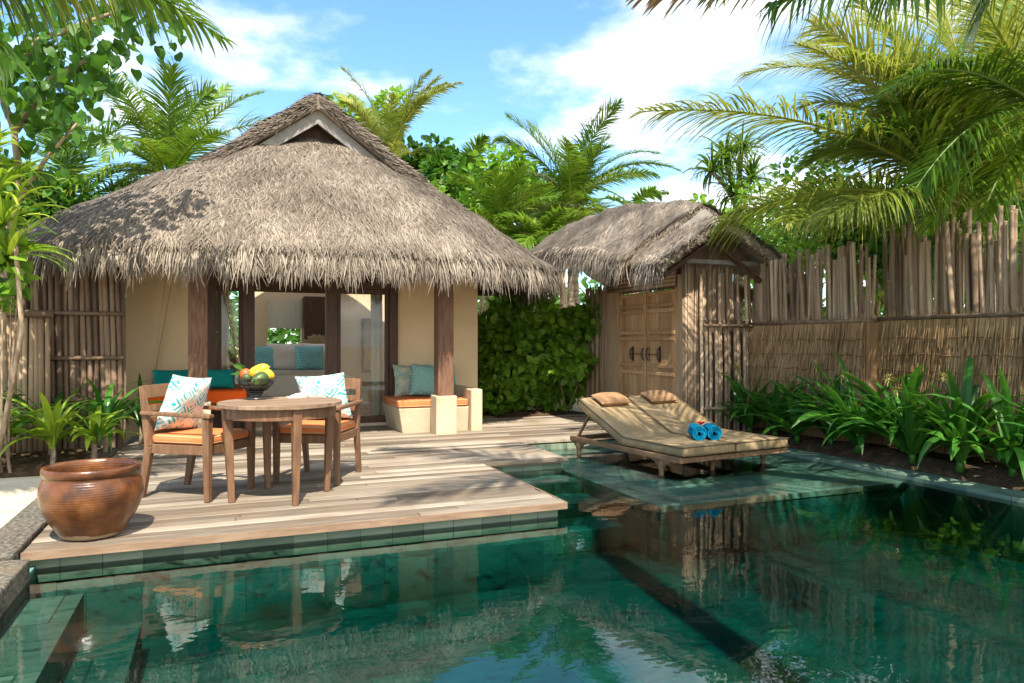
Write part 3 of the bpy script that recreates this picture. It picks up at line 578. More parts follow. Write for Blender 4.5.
# bamboo cladding either side of the gate and round the front
def reeds(mb, p0, p1, z0, z1, n, r=.02, jz=.04):
    for k in range(n):
        f=(k+.5)/n; x=p0[0]+(p1[0]-p0[0])*f; y=p0[1]+(p1[1]-p0[1])*f; rr=r*(.8+.4*rng.random())
        zt=z1+rng.normal(0,jz); mb.tube([(x,y,z0),(x+rng.normal(0,.006),y+rng.normal(0,.006),(z0+zt)/2),(x+rng.normal(0,.008),y,zt)],[rr,rr*.97,rr*.9],7,rnd=rng.random())
cl=MB(); reeds(cl,(DX,8.12),(6.62,8.12),-.04,2.22,40,.015); reeds(cl,(6.62,8.12),(6.62,10.2),-.04,2.0,40,.025); G(cl,'bamboo_cladding',M['bamboo'],smooth=True)
cl=MB(); reeds(cl,(DX+.05,10.2),(DX+.05,11.0),-.04,2.1,22,.018); G(cl,'bamboo_cladding',M['bamboo'],smooth=True)
# ------------------------------------------------------------------ fences
def pole_mesh(mb, L, r, lean, rnd):
    zs=[0]; 
    while zs[-1]<L: zs.append(min(L,zs[-1]+.22+.1*rng.random()))
    P=[]; rr=[]
    for z in zs:
        for dz,k in ((-.012,1.0),(0,1.14),(.012,1.0)):
            if 0<=z+dz<=L: P.append((lean[0]*z+.012*math.sin(z*2.3+lean[0]*50),lean[1]*z,z+dz)); rr.append(r*k*(1-.18*z/L))
    mb.tube(P,rr,8,rnd=rnd)
def pole_fence(root, pts, mat, off, zt, r=.026, name='bamboo_pole', lean=.02):
    for k,(x,y) in enumerate(pts):
        mb=MB(); L=zt[0]+(zt[1]-zt[0])*rng.random(); pole_mesh(mb,L,r*(.75+.5*rng.random()),(rng.normal(0,lean),rng.normal(0,lean)),rng.random())
        o=mb.build(name,mat,root,smooth=True,loc=(x-off[0],y-off[1],-.05))
def woven_panel(mb, p0, p1, z0, z1, nrm, per_m=1500, rows=8):
    """overlapping rows of hanging thatch"""
    p0=np.array(p0); p1=np.array(p1); d=p1-p0; Ln=np.linalg.norm(d); n=int(Ln*per_m); nrm=np.array((*nrm,0.))
    row=rng.integers(0,rows,n); f=rng.random(n); zz=z1-(z1-z0)*(row/rows)+rng.normal(0,.015,n)+.012*np.sin(f*Ln*7+row*2.)
    L=(z1-z0)/rows*(1.15+.8*rng.random(n)); O=np.stack((p0[0]+d[0]*f,p0[1]+d[1]*f,zz),1)+nrm*(.015+.012*rng.random(n))[:,None]
    k=np.array((0,.45,1.)); lean=rng.normal(0,.045,n); dd=np.array((d[0]/Ln,d[1]/Ln,0))
    P=O[:,None]+np.array((0,0,-1.))*(L[:,None]*k)[:,:,None]+dd*(lean[:,None]*L[:,None]*k)[:,:,None]+nrm*((.012+.045*rng.random(n)**2)[:,None]*k)[:,:,None]
    W=dd*((.006+.006*rng.random(n))[:,None]*np.array((1,.9,.35)))[:,:,None]
    mb.strips(P,W,rng.random(n)*.8+.2*rng.random())
    n=int(Ln*130); f=rng.random(n); L=.03+.09*rng.random(n)**2; O=np.stack((p0[0]+d[0]*f,p0[1]+d[1]*f,np.full(n,z1-.01)),1)+nrm*.03*rng.random((n,1))
    P=O[:,None]+(np.array((0,0,1.))+dd*rng.normal(0,.25,(n,1))+nrm*.3*rng.random((n,1)))[:,None]*(L[:,None]*k)[:,:,None]; mb.strips(P,dd*(np.array((1,.9,.35))*.006)[None,:,None]*np.ones((n,1,1)),rng.random(n))
def backing(mb,p0,p1,z0,z1,t=.02):
    mb.bar((p0[0],p0[1],(z0+z1)/2),(p1[0],p1[1],(z0+z1)/2),t,z1-z0,rnd=.3)
def fence(name,label,segs,off,mat_t,z1,poles,ptop,ppos,pmat,nrm,rows=8,per_m=1500):
    root=empty(name,off,0,label,'fence')
    for p0,p1 in segs:
        mb=MB(); backing(mb,p0,p1,-.05,z1); woven_panel(mb,p0,p1,.0,z1,nrm,per_m,rows)
        
        for r_ in range(1,rows): mb2=[(p0[0]+(p1[0]-p0[0])*f_+nrm[0]*.052,p0[1]+(p1[1]-p0[1])*f_+nrm[1]*.052,z1-z1*r_/rows-.03+.012*math.sin(f_*40+r_*2)) for f_ in np.linspace(0,1,40)]; mb.tube(mb2,.006,5,rnd=.0)
        mb.build('woven_panel',mat_t,root,off=off); rl=MB(); q0=(p0[0]+nrm[0]*.03,p0[1]+nrm[1]*.03,z1+.01); q1=(p1[0]+nrm[0]*.03,p1[1]+nrm[1]*.03,z1+.01); rl.tube([q0,q1],.022,8); rl.build('top_rail',M['bamboo_dark'],root,off=off,smooth=True)
    pole_fence(root,ppos,pmat,off,ptop,lean=.018); return root
pr=[(7.12+.02*rng.random(),y+rng.normal(0,.010)) for y in np.arange(3.3,6.10,.053)]+[(7.19+.03*rng.random(),y+rng.normal(0,.012)) for y in np.arange(3.7,6.10,.057)]
FR=fence('bamboo_fence','tall bamboo pole fence with tan reed panel, nearest the right edge behind the lilies',[((7.06,1.2),(7.06,6.12))],(7.1,4.2,0),M['thatch_fence'],1.455,None,(2.22,2.62),pr,M['bamboo'],(-1,0))
pl=[(6.88+.02*rng.random(),y+rng.normal(0,.010)) for y in np.arange(6.14,8.1,.052)]+[(6.95+.03*rng.random(),y+rng.normal(0,.012)) for y in np.arange(6.16,8.1,.058)]
FL=fence('bamboo_fence','bamboo pole fence with brown reed panel between the gatehouse and the fence corner',[((6.82,6.12),(6.82,8.12)),((7.04,6.125),(6.84,6.125))],(6.86,7.1,0),M['thatch_fence'],1.435,None,(2.15,2.45),pl,M['bamboo'],(-1,0),per_m=1700)
# bamboo screen joining the gate to the fence
so=(6.4,8.0,0); scr=empty('bamboo_screen',so,0,'narrow railed bamboo screen closing the corner beside the gatehouse','fence')
xs=np.arange(6.0,6.80,.052); 
for k,x in enumerate(xs):
    mb=MB(); L=(1.42 if k%3 else 2.1+.3*rng.random()); pole_mesh(mb,L+.06,.022+.006*rng.random(),(rng.normal(0,.006),0),rng.random()); mb.build('bamboo_pole',M['bamboo'],scr,smooth=True,loc=(x-so[0],(.0 if k%3 else .045),-.05))
bk=MB(); backing(bk,(5.98,8.10),(6.80,8.10),-.04,1.5); bk.build('backing_panel',M['bamboo_dark'],scr,off=so)
for z in (.30,1.42): MB().tube([(5.98,7.955,z),(6.80,7.955,z)],.022,8).build('rail',M['bamboo_dark'],scr,off=so,smooth=True)
# left bamboo fence beside the villa
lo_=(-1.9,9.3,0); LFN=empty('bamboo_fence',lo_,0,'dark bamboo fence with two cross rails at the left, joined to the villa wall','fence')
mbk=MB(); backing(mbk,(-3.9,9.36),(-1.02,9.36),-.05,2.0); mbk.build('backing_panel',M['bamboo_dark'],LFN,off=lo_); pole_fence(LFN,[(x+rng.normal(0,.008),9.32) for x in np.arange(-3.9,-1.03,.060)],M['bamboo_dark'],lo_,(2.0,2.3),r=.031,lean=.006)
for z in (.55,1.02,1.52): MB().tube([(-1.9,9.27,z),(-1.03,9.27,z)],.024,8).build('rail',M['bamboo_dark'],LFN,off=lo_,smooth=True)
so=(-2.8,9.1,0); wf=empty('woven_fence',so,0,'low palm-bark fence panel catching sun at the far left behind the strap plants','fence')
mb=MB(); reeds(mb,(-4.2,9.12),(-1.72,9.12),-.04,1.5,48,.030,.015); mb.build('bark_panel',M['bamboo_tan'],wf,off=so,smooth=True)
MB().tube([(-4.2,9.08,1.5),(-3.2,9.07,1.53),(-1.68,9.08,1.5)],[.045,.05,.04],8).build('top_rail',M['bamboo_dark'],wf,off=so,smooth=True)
# ------------------------------------------------------------------ furniture
def to_world(loc, rz, p): c,s=math.cos(rz),math.sin(rz); return (loc[0]+c*p[0]-s*p[1], loc[1]+s*p[0]+c*p[1], loc[2]+p[2])
def make_chair(label):
    t=empty('dining_armchair',(0,0,0),0,label,'chair','teak armchairs at the round table')
    T=M['teak']
    for s in (-1,1):
        MB().bar((s*.265,.275,0),(s*.265,.270,.625),.040,.042,up=(0,1,0),w1=.058,h1=.062).build('leg',T,t,bevel=.005)
        b=MB(); b.bar((s*.250,-.335,0),(s*.250,-.262,.40),.038,.046,up=(0,1,0),w1=.046,h1=.066); b.bar((s*.250,-.262,.398),(s*.250,-.335,.86),.046,.066,up=(0,1,0),w1=.038,h1=.036); b.build('leg',T,t,bevel=.005)
        MB().bar((s*.272,.315,.642),(s*.272,-.318,.655),.066,.030,w1=.05).build('armrest',T,t,bevel=.008)
    f=MB(); f.box((-.245,.245,.345),(.245,.275,.415)); f.box((-.235,-.275,.345),(.235,-.245,.415))
    for s in (-1,1): f.box((s*.25-.013,-.25,.345),(s*.25+.013,.25,.415))
    f.build('seat_frame',T,t,bevel=.004)
    f=MB()
    for k in range(7): f.box((-.24+k*.0695,-.245,.40),(-.24+k*.0695+.055,.245,.418))
    f.build('seat_slats',T,t,bevel=.003)
    for z0,z1 in ((.765,.865),(.66,.71),(.57,.62),(.48,.53)):
        y=lambda z: -.262-(z-.398)/.462*.073
        b=MB(); b.faces([(-.229,y(z0)-.011,z0),(.229,y(z0)-.011,z0),(.229,y(z0)+.013,z0),(-.229,y(z0)+.013,z0),(-.229,y(z1)-.011,z1),(.229,y(z1)-.011,z1),(.229,y(z1)+.013,z1),(-.229,y(z1)+.013,z1)],
            [(3,2,1,0),(4,5,6,7),(0,1,5,4),(1,2,6,5),(2,3,7,6),(3,0,4,7)]); b.build('back_slat',T,t,bevel=.004)
    return t
C1=((-.15,6.24,0),math.atan2(-.34,.445)-PI/2); C2=((.80,6.52,0),math.atan2(-.55,-.305)-PI/2)
ch=make_chair('left armchair of the two, facing right toward the round table, white diamond pillow on it'); ch.location=C1[0]; ch.rotation_euler.z=C1[1]
copy_thing(ch,C2[0],C2[1],'right armchair of the two, drawn up behind the round table and facing the pool')
def seat_cushion(name,w,d,h,mat,pip,loc,rz,label,cat,bev=.028):
    o=MB().box((-w/2,-d/2,0),(w/2,d/2,h)).build(name,mat,None,bevel=bev,seg=4,loc=loc,smooth=True); o.rotation_euler.z=rz; tag(o,label,cat)
    p=MB(); r=.006
    for z in (.016,h-.012):
        e=.006; c=.03
        P=[(-w/2+c,-d/2+e,z),(w/2-c,-d/2+e,z),(w/2-e,-d/2+c,z),(w/2-e,d/2-c,z),(w/2-c,d/2-e,z),(-w/2+c,d/2-e,z),(-w/2+e,d/2-c,z),(-w/2+e,-d/2+c,z),(-w/2+c,-d/2+e,z)]
        p.tube(P,r,6)
    p.build('piping',pip,o,smooth=True); return o
for (L,z),lab in ((C1,'orange seat pad on the left armchair'),(C2,'orange seat pad on the right armchair behind the table')):
    o=seat_cushion('seat_cushion',.50,.53,.07,M['orange'],M['beige_piping'],to_world(L,z,(0,.012,.419)),z,lab,'seat cushion'); o['group']='orange armchair seat pads'
def pillow(name,w,h,t,mat,loc,rot,label,cat='pillow',group=None,n=22):
    mb=MB(); u=np.linspace(-1,1,n); U,W_=np.meshgrid(u,u)
    X=U*w/2*(1-.07*(1-W_**2)); Y=W_*h/2*(1-.07*(1-U**2)); th_=t/2*np.clip((1-U**4),0,1)**.7*np.clip((1-W_**4),0,1)**.7
    th_=th_*(1+.08*np.sin(U*4+W_*3)+.05*np.sin(W_*7-U*2))
    V1=np.stack((X,Y,th_),-1).reshape(-1,3); V2=np.stack((X,Y,-th_),-1).reshape(-1,3); uv=np.stack((U,W_),-1).reshape(-1,2)
    F=[(j*n+i,j*n+i+1,(j+1)*n+i+1,(j+1)*n+i) for j in range(n-1) for i in range(n-1)]
    mb.faces(V1,F,uv=uv); mb.faces(V2,[f[::-1] for f in F],uv=uv)
    o=mb.build(name,mat,None,smooth=True,uvmode='own',loc=loc); o.rotation_euler=rot; return tag(o,label,cat,group)
def lean(tilt,rz): return (PI/2-tilt,0,rz)
p=to_world(*C1,(-.01,-.165,.485+.225)); o=pillow('throw_pillow',.46,.46,.15,M['pillow_white_teal'],p,(PI/2-.30,R(-6),C1[1]),'white pillow with turquoise diamonds leaning on the left armchair')
p=to_world(*C2,(.02,-.165,.485+.215)); o=pillow('throw_pillow',.46,.44,.15,M['pillow_white_teal'],p,(PI/2-.30,R(5),C2[1]),'white pillow with turquoise diamonds leaning on the right armchair')
# round table
TC=(.43,5.86,0); tb_=empty('round_table',TC,R(12),'round weathered teak dining table on four tapered legs, fruit bowl on it','table')
top=MB(); r=.462
for k in range(9):
    a=-r+k*2*r/9; b=a+2*r/9-.004
    xs=np.linspace(-r,r,48); 
    up=[]; dn=[]
    ya_=np.linspace(a,b,6)
    poly=[(math.sqrt(max(0,r*r-y*y)),y) for y in ya_]+[(-math.sqrt(max(0,r*r-y*y)),y) for y in ya_[::-1]]
    n=len(poly); Vt=[(x,y,.742) for x,y in poly]+[(x,y,.712) for x,y in poly]
    top.faces(Vt,[tuple(range(n)),tuple(range(2*n-1,n-1,-1))]+[(i,n+i,n+(i+1)%n,(i+1)%n) for i in range(n)],rnd=rng.random())
top.build('table_top',M['teak_top'],tb_,bevel=.003,seg=1)
ap=MB(); ap.lathe([(.418,.63),(.418,.711),(.392,.711),(.392,.63),(.418,.63)],48); ap.build('apron',M['teak'],tb_,smooth=False)
for k in range(4):
    a=k*PI/2; c,s=math.cos(a),math.sin(a); MB().bar((c*.365,s*.365,0),(c*.40,s*.40,.711),.042,.042,up=(c,s,0),w1=.07,h1=.07).build('leg',M['teak'],tb_,bevel=.006)
# fruit bowl
BC=(.262,6.10,.742); bowl=empty('fruit_bowl',BC,0,'black pedestal wire bowl heaped with tropical fruit on the round table','bowl')
MB().lathe([(0,0),(.085,0),(.088,.012),(.062,.022),(.045,.03),(.05,.045),(.062,.05),(.05,.056),(.04,.062),(0,.062)],28).build('pedestal',M['black_metal'],bowl,smooth=True)
wb=MB(); an=np.linspace(0,2*PI,33)
for rr,z in ((.06,.066),(.115,.11),(.152,.17)): wb.tube(np.stack((rr*np.cos(an),rr*np.sin(an),np.full(33,z)),1),.0045,6,caps=False)
for k in range(16):
    a=k*2*PI/16; P=[(r_*math.cos(a+.25*z_/.17),r_*math.sin(a+.25*z_/.17),z_) for r_,z_ in ((.03,.062),(.075,.075),(.115,.11),(.14,.145),(.152,.17))]; wb.tube(P,.0035,5)
wb.build('wire_basket',M['black_metal'],bowl,smooth=True)
MB().lathe([(0,.066),(.07,.078),(.108,.112),(.13,.15),(.126,.15),(.10,.115),(.06,.085),(0,.074)],24).build('liner',M['black_metal'],bowl,smooth=True)
def fruit(name,mat,p,size,rot,label,stalk=False):
    mb=MB(); n=18; prof=[(math.sin(PI*k/n)*(1-.18*math.cos(PI*k/n)),-math.cos(PI*k/n)) for k in range(n+1)]
    mb.lathe([(max(r_*size[0],1e-4),z*size[1]) for r_,z in prof],20)
    o=mb.build(name,mat,None,smooth=True,loc=(BC[0]+p[0],BC[1]+p[1],BC[2]+p[2])); o.rotation_euler=rot
    MB().tube([(0,0,size[1]*.96),(.002,0,size[1]*1.12)],.004,6).build('stalk',M['bark'],o)
    return tag(o,label,'fruit')
mo=fruit_mat('MangoOrange',(.70,.22,.02),(.85,.45,.03)); my=fruit_mat('MangoYellow',(.80,.50,.02),(.88,.62,.06)); mg=fruit_mat('MelonGreen',(.02,.05,.012),(.09,.15,.03)); mr_=fruit_mat('FruitRed',(.45,.05,.02),(.70,.20,.05))
fruit('mango',mo,(-.01,-.04,.205),(.042,.058),(R(80),.2,R(55)),'orange mango on top of the fruit bowl, left of the green melon')
fruit('papaya',my,(.02,.03,.235),(.042,.085),(R(74),0,R(70)),'long yellow papaya lying on top of the fruit heap')
fruit('mango',my,(.085,-.035,.195),(.045,.058),(R(70),0,R(-60)),'yellow mango at the right side of the fruit bowl')
fruit('melon',mg,(.02,-.085,.165),(.055,.075),(R(65),0,R(120)),'dark green melon at the front of the fruit bowl')
fruit('mango',mr_,(-.085,-.01,.20),(.043,.055),(R(60),0,R(20)),'reddish mango at the left side of the fruit bowl')
fruit('lime',mg,(-.075,-.075,.175),(.033,.04),(R(40),0,0),'small green lime low at the left of the fruit bowl')
fruit('mango',mo,(.07,.06,.19),(.042,.055),(R(60),0,R(140)),'orange mango at the back of the fruit bowl')
fruit('mango',mr_,(-.03,.085,.19),(.043,.055),(R(70),0,R(-20)),'red mango tucked at the back left of the fruit bowl')
lf=MB(); O=np.array([[-.09,-.02,.22]]*4)+rng.normal(0,.012,(4,3)); d=nz(np.array([(-.8,-.1,.9),(-.9,-.5,.5),(-.6,.3,.7),(-1,-.2,.25)])); sd=nz(np.cross(d,(0,-1,.2))); k=np.array((0,.5,1.))
lf.strips(O[:,None]+d[:,None]*(np.full((4,1),.13)*k)[:,:,None]-np.array((0,0,.03))*(k**2)[None,:,None],sd[:,None]*np.array((.006,.016,.002))[None,:,None],rng.random(4))
tag(lf.build('leaf_sprig',M['leaf'],None,loc=BC),'sprig of green leaves poking out left of the fruit','leaves')
# folded napkin
nb=MB()
for k,(w,d,z,a) in enumerate(((.19,.10,.0,.1),(.15,.09,.012,-.15),(.10,.07,.024,.4))):
    c,s=math.cos(a),math.sin(a); Vb=[]
    for zz in (z,z+.012):
        for x,y in ((-w/2,-d/2),(w/2,-d/2),(w/2,d/2),(-w/2,d/2)): Vb.append((c*x-s*y+.01*k,s*x+c*y,zz+.006*math.sin(x*30)))
    nb.faces(Vb,[(3,2,1,0),(4,5,6,7),(0,1,5,4),(1,2,6,5),(2,3,7,6),(3,0,4,7)])
tag(nb.build('napkin',M['white_cloth'],None,bevel=.005,loc=(.595,6.17,.743)),'folded white napkin lying on the round table','napkin')
# big glazed pot
PC=(-.745,5.14,0)
prof=[(0,.0),(.155,.0),(.172,.01),(.205,.06),(.248,.13),(.279,.20),(.290,.265),(.286,.315),(.270,.355),(.258,.375),(.262,.385),(.272,.395),(.276,.42),(.270,.437),(.258,.44),(.245,.432),(.238,.40),(.24,.33),(.22,.15),(0,.12)]
pot=MB().lathe(prof,64).build('ceramic_pot',M['pot'],None,smooth=True,loc=PC,subd=1); tag(pot,'big ribbed brown glazed pot on the deck corner','pot')
MB().lathe([(0,.30),(.238,.30)],40).build('pot_water',M['black_metal'],pot,smooth=True)

# double sun lounger
LO=(4.45,6.4,WZ-.028)
lg=empty('double_lounger',LO,0,'wide teak double sun lounger with carved legs standing in the shallow water','lounger')
def Lb(mb,name,mat,parent=lg,**k): return mb.build(name,mat,parent,off=LO,**k)
lx0,lx1,ly0,ly1=3.74,5.22,5.46,7.36; fz=.055
for x in (lx0,lx1-.05): Lb(MB().box((x,ly0,fz-.022),(x+.05,ly1,fz+.035)),'side_rail',M['lounge_wood'],bevel=.006)
for y in (ly0+.0,ly1-.05): Lb(MB().box((lx0+.051,y,fz-.019),(lx1-.051,y+.05,fz+.032)),'end_rail',M['lounge_wood'],bevel=.006)
Lb(MB().box((4.425,ly0+.051,fz-.04),(4.475,ly1-.051,fz+.03)),'centre_rail',M['lounge_wood'],bevel=.006)
s_=MB()
for k in range(14): s_.box((lx0+.052,ly0+.06+k*.07,fz+.034),(lx1-.052,ly0+.06+k*.07+.05,fz+.046),rnd=rng.random())
Lb(s_,'slats',M['lounge_wood'])
for x in (lx0+.025,4.45,lx1-.025):
    for y in (ly0+.30,ly1-.16):
        b=MB(); b.lathe([(.03,LO[2]+.001),(.034,LO[2]+.02),(.022,LO[2]+.04),(.030,LO[2]+.09),(.040,fz-.07),(.034,fz-.03),(.034,fz-.022)],16,c=(x,y,0))
        lo_=Lb(b,'leg',M['lounge_wood'],smooth=True)
        for sg in (-1,1):
            P=[(y+sg*.03,fz-.023),(y+sg*.15,fz-.023),(y+sg*.12,fz-.042),(y+sg*.085,fz-.046),(y+sg*.07,fz-.07),(y+sg*.045,fz-.075),(y+sg*.03,fz-.11)]
            n=len(P); V_=[(x-.014,a,z) for a,z in P]+[(x+.014,a,z) for a,z in P]
            Lb(MB().faces(V_,[tuple(range(n)),tuple(range(2*n-1,n-1,-1))]+[(i,n+i,n+(i+1)%n,(i+1)%n) for i in range(n)]),'carved_bracket',M['lounge_wood'],parent=lo_)
ang=R(22); hy,hz=6.40,fz+.05; bl=.90
for (x0,x1) in ((lx0+.03,4.435),(4.465,lx1-.03)):
    d=(math.cos(ang),math.sin(ang)); e=(hy+d[0]*bl,hz+d[1]*bl)
    b=MB()
    for x in (x0+.03,x1-.03): b.bar((x,hy,hz),(x,e[0],e[1]),.04,.03)
    for k in range(9): 
        f=.06+k*.105; b.bar((x0+.03,hy+d[0]*f,hz+d[1]*f+.006),(x1-.03,hy+d[0]*f,hz+d[1]*f+.006),.05,.014)
    Lb(b,'backrest_frame',M['lounge_wood'],bevel=.004)
    for x in (x0+.05,x1-.05): Lb(MB().bar((x,hy+d[0]*.72,hz+d[1]*.72-.02),(x,ly1-.03,fz-.01),.025,.025),'prop',M['lounge_wood'])
def mattress(x0,x1,label,first):
    th=.085; d=(math.cos(ang),math.sin(ang)); nrm=(-d[1],d[0]); bz=fz+.05
    lowP=[(ly0-.03,bz),(hy-.02,bz),(hy+.03,bz+.012),(hy+d[0]*bl,hz+d[1]*bl+.018)]
    upP=[(ly0-.03,bz+th),(hy-.06,bz+th),(hy+.0,bz+th+.012),(hy+d[0]*bl+nrm[0]*th,hz+d[1]*bl+.018+nrm[1]*th)]
    # finer division so the canvas can sag and crease a little
    def dense(Pl,m):
        Pl=np.array(Pl); s=np.r_[0,np.cumsum(np.linalg.norm(np.diff(Pl,axis=0),axis=1))]; t=np.linspace(0,s[-1],m); return np.stack((np.interp(t,s,Pl[:,0]),np.interp(t,s,Pl[:,1])),1)
    m=48; A=dense(lowP,m); B=dense(upP,m); nx=14; xs=np.linspace(x0,x1,nx)
    mb=MB(); U=(np.linspace(-1,1,nx)[None,:]); 
    sag=-.008*(1-U**2)*np.abs(np.sin(np.linspace(0,PI*4,m)))[:,None]+.010*(1-U**6)
    Vt=np.stack((np.broadcast_to(xs,(m,nx)),np.repeat(B[:,0:1],nx,1),B[:,1:2]+sag-.012*(np.abs(U)>.98)),-1); Vb=np.stack((np.broadcast_to(xs,(m,nx)),np.repeat(A[:,0:1],nx,1),np.repeat(A[:,1:2],nx,1)),-1)
    q=m*nx; F=[(j*nx+i,j*nx+i+1,(j+1)*nx+i+1,(j+1)*nx+i) for j in range(m-1) for i in range(nx-1)]
    F2=[tuple(q+k for k in f)[::-1] for f in F]
    F3=[(i,q+i,q+i+1,i+1) for i in range(nx-1)]+[((m-1)*nx+i+1,q+(m-1)*nx+i+1,q+(m-1)*nx+i,(m-1)*nx+i) for i in range(nx-1)]+[((j+1)*nx,q+(j+1)*nx,q+j*nx,j*nx) for j in range(m-1)]+[(j*nx+nx-1,q+j*nx+nx-1,q+(j+1)*nx+nx-1,(j+1)*nx+nx-1) for j in range(m-1)]
    mb.faces(np.concatenate((Vt.reshape(-1,3),Vb.reshape(-1,3))),F+F2+F3)
    o=mb.build('lounger_mattress',M['khaki'],None,off=LO,loc=LO,smooth=True,bevel=.018,seg=3); tag(o,label,'mattress')
    p=MB()
    for pts,dz in ((B,.002),(A,.004)):
        for x in (x0+.002,x1-.002): p.tube([(x,y,z+dz-(.006 if pts is B else 0)) for y,z in pts],.007,6)
        for e in (0,-1): p.tube([(x0,pts[e][0],pts[e][1]+dz),(x1,pts[e][0],pts[e][1]+dz)],.007,6)
    p.build('piping',M['khaki_dark'],o,off=LO,smooth=True)
    return o
mattress(lx0+.02,4.442,'khaki mattress of the lounger half nearer the deck',True); mattress(4.458,lx1-.02,'khaki mattress of the lounger half nearer the reed fence',False)
for xc,lab in ((4.12,'brown head pillow at the top of the left lounger mattress'),(4.85,'brown head pillow at the top of the right lounger mattress')):
    f=.76; d=(math.cos(ang),math.sin(ang)); n_=(-d[1],d[0])
    o=pillow('head_pillow',.44,.24,.12,M['brown_cloth'],(xc,hy+d[0]*f+n_[0]*.135,hz+.018+d[1]*f+n_[1]*.135),(ang,0,R(2)),lab,'pillow')
    MB().tube([(-.21,.113,0),(0,.118,0),(.21,.113,0)],.006,6).build('piping',M['khaki_dark'],o,smooth=True)
# rolled towels
def towel(loc,rz,label):
    mb=MB(); n=90; a=np.linspace(0,2*PI*3.4,n); r=.012+.058*a/a[-1]; Ln=.26
    xz=np.stack((r*np.cos(a),r*np.sin(a)),1); r2=r+.013; xz2=np.stack((r2*np.cos(a),r2*np.sin(a)),1)
    Vv=[]
    for y in (-Ln/2,Ln/2):
        wob=.006*np.sin(a*2.3)
        for q in (xz,xz2): Vv.append(np.stack((q[:,0],np.full(n,y)+wob*np.sign(y),q[:,1]),1))
    Vv=np.concatenate(Vv); F=[]
    for i in range(n-1):
        F+=[(n+i,n+i+1,3*n+i+1,3*n+i),(i+1,i,2*n+i,2*n+i+1),(i,i+1,n+i+1,n+i),(2*n+i+1,2*n+i,3*n+i,3*n+i+1)]
    F+=[(0,n,3*n,2*n),(n-1,2*n+n-1,3*n+n-1,n+n-1)]
    mb.faces(Vv,F); o=mb.build('rolled_towel',M['towel'],None,smooth=False,loc=loc); o.rotation_euler.z=rz; return tag(o,label,'towel','blue rolled towels on the lounger')
tz=fz+.05+.085+.075
towel((4.31,5.84,tz),R(-32),'blue rolled towel lying on the left mattress, left one of the pair'); towel((4.455,5.775,tz),R(-32),'blue rolled towel overlapping the gap of the mattresses, right one of the pair')
hf=MB(); 
for k in range(6):
    a=k*2*PI/6; O=np.array([[0,0,0.]]); d=nz(np.array([[math.cos(a),math.sin(a),.55]])); sd=nz(np.cross(d,(0,0,1.))); kk=np.array((0,.5,1.))
    hf.strips(O[:,None]+d[:,None]*(.06*kk)[None,:,None],sd[:,None]*np.array((.006,.024,.012))[None,:,None],np.array([rng.random()]))
fl_=hf.build('hibiscus_flower',M['red_petal'],None,loc=(4.40,5.88,tz+.070)); tag(fl_,'red flower laid on the two blue towels','flower')

# turn the lounger with everything on it to its angle in the pool
from mathutils import Matrix
TR_=Matrix.Translation((4.68,6.80,0))@Matrix.Rotation(R(7),4,'Z')@Matrix.Translation((-4.48,-6.41,0))
for o in list(COL.objects):
    if o.parent is None and o.name.split('.')[0] in ('double_lounger','lounger_mattress','head_pillow','rolled_towel','hibiscus_flower'):
        o.matrix_world=TR_@(Matrix.Translation(o.location)@o.rotation_euler.to_matrix().to_4x4())
# verandah seats: bench cushion with pillows
o=MB().box((-.485,-.50,0),(.485,.50,.10)).build('bench_cushion',M['orange'],None,bevel=.03,seg=3,loc=(2.625,9.76,.332),smooth=True); tag(o,'large orange cushion on the plaster bench','cushion')
p=MB()
for z in (.02,.085): p.tube([(-.455,-.496,z),(.455,-.496,z),(.481,-.47,z),(.481,.47,z),(.455,.496,z),(-.455,.496,z),(-.481,.47,z),(-.481,-.47,z),(-.455,-.496,z)],.007,6)
p.build('piping',M['beige_piping'],o,smooth=True)
pillow('throw_pillow',.56,.46,.15,M['pillow_pale'],(2.55,10.13,.65),(PI/2-.25,0,R(3)),'pale green patterned pillow at the back of the orange bench cushion')
pillow('throw_pillow',.46,.46,.16,M['pillow_teal_dense'],(2.70,9.90,.66),(PI/2-.33,R(4),R(-12)),'strong turquoise pillow in front of the pale green one')
pillow('throw_pillow',.52,.44,.15,M['pillow_aqua'],(2.93,10.10,.65),(PI/2-.28,R(-4),R(-8)),'aqua patterned pillow half hidden by the verandah post')
# hanging daybed at the left of the verandah
DO=(-.25,9.95,.36); db=empty('hanging_daybed',DO,0,'low hanging daybed swung on two slanting ropes at the left of the verandah','daybed')
b=MB(); b.box((-.62,-.30,0),(.56,.30,.07)); b.build('platform',M['teak'],db,bevel=.006)
b=MB(); b.box((-.62,.27,.07),(.56,.30,.28)); b.build('back_board',M['teak'],db,bevel=.006)
for a,b_ in (((-.60,-.28,.06),(-.30,-.20,2.1)),((.54,-.28,.06),(.24,-.2,2.1)),((-.60,.28,.06),(-.24,.05,2.1)),((.54,.28,.06),(.18,.05,2.1))):
    MB().tube([a,b_],.008,6).build('rope',M['rope'],db,smooth=True)
o=MB().box((-.57,-.30,0),(.55,.27,.16)).build('daybed_cushion',M['bright_orange'],None,bevel=.03,seg=3,smooth=True,loc=(DO[0],DO[1],DO[2]+.071)); tag(o,'thick bright orange cushion on the hanging daybed','cushion')
pillow('bolster_pillow',.46,.26,.18,M['teal_cloth'],(-.57,10.05,.72),(PI/2-.15,0,R(5)),'plain teal pillow at the left end of the hanging daybed')
pillow('bolster_pillow',.36,.26,.16,M['teal_cloth'],(-.02,10.07,.72),(PI/2-.15,0,R(-5)),'plain teal pillow on the daybed, seen right of the pillar')
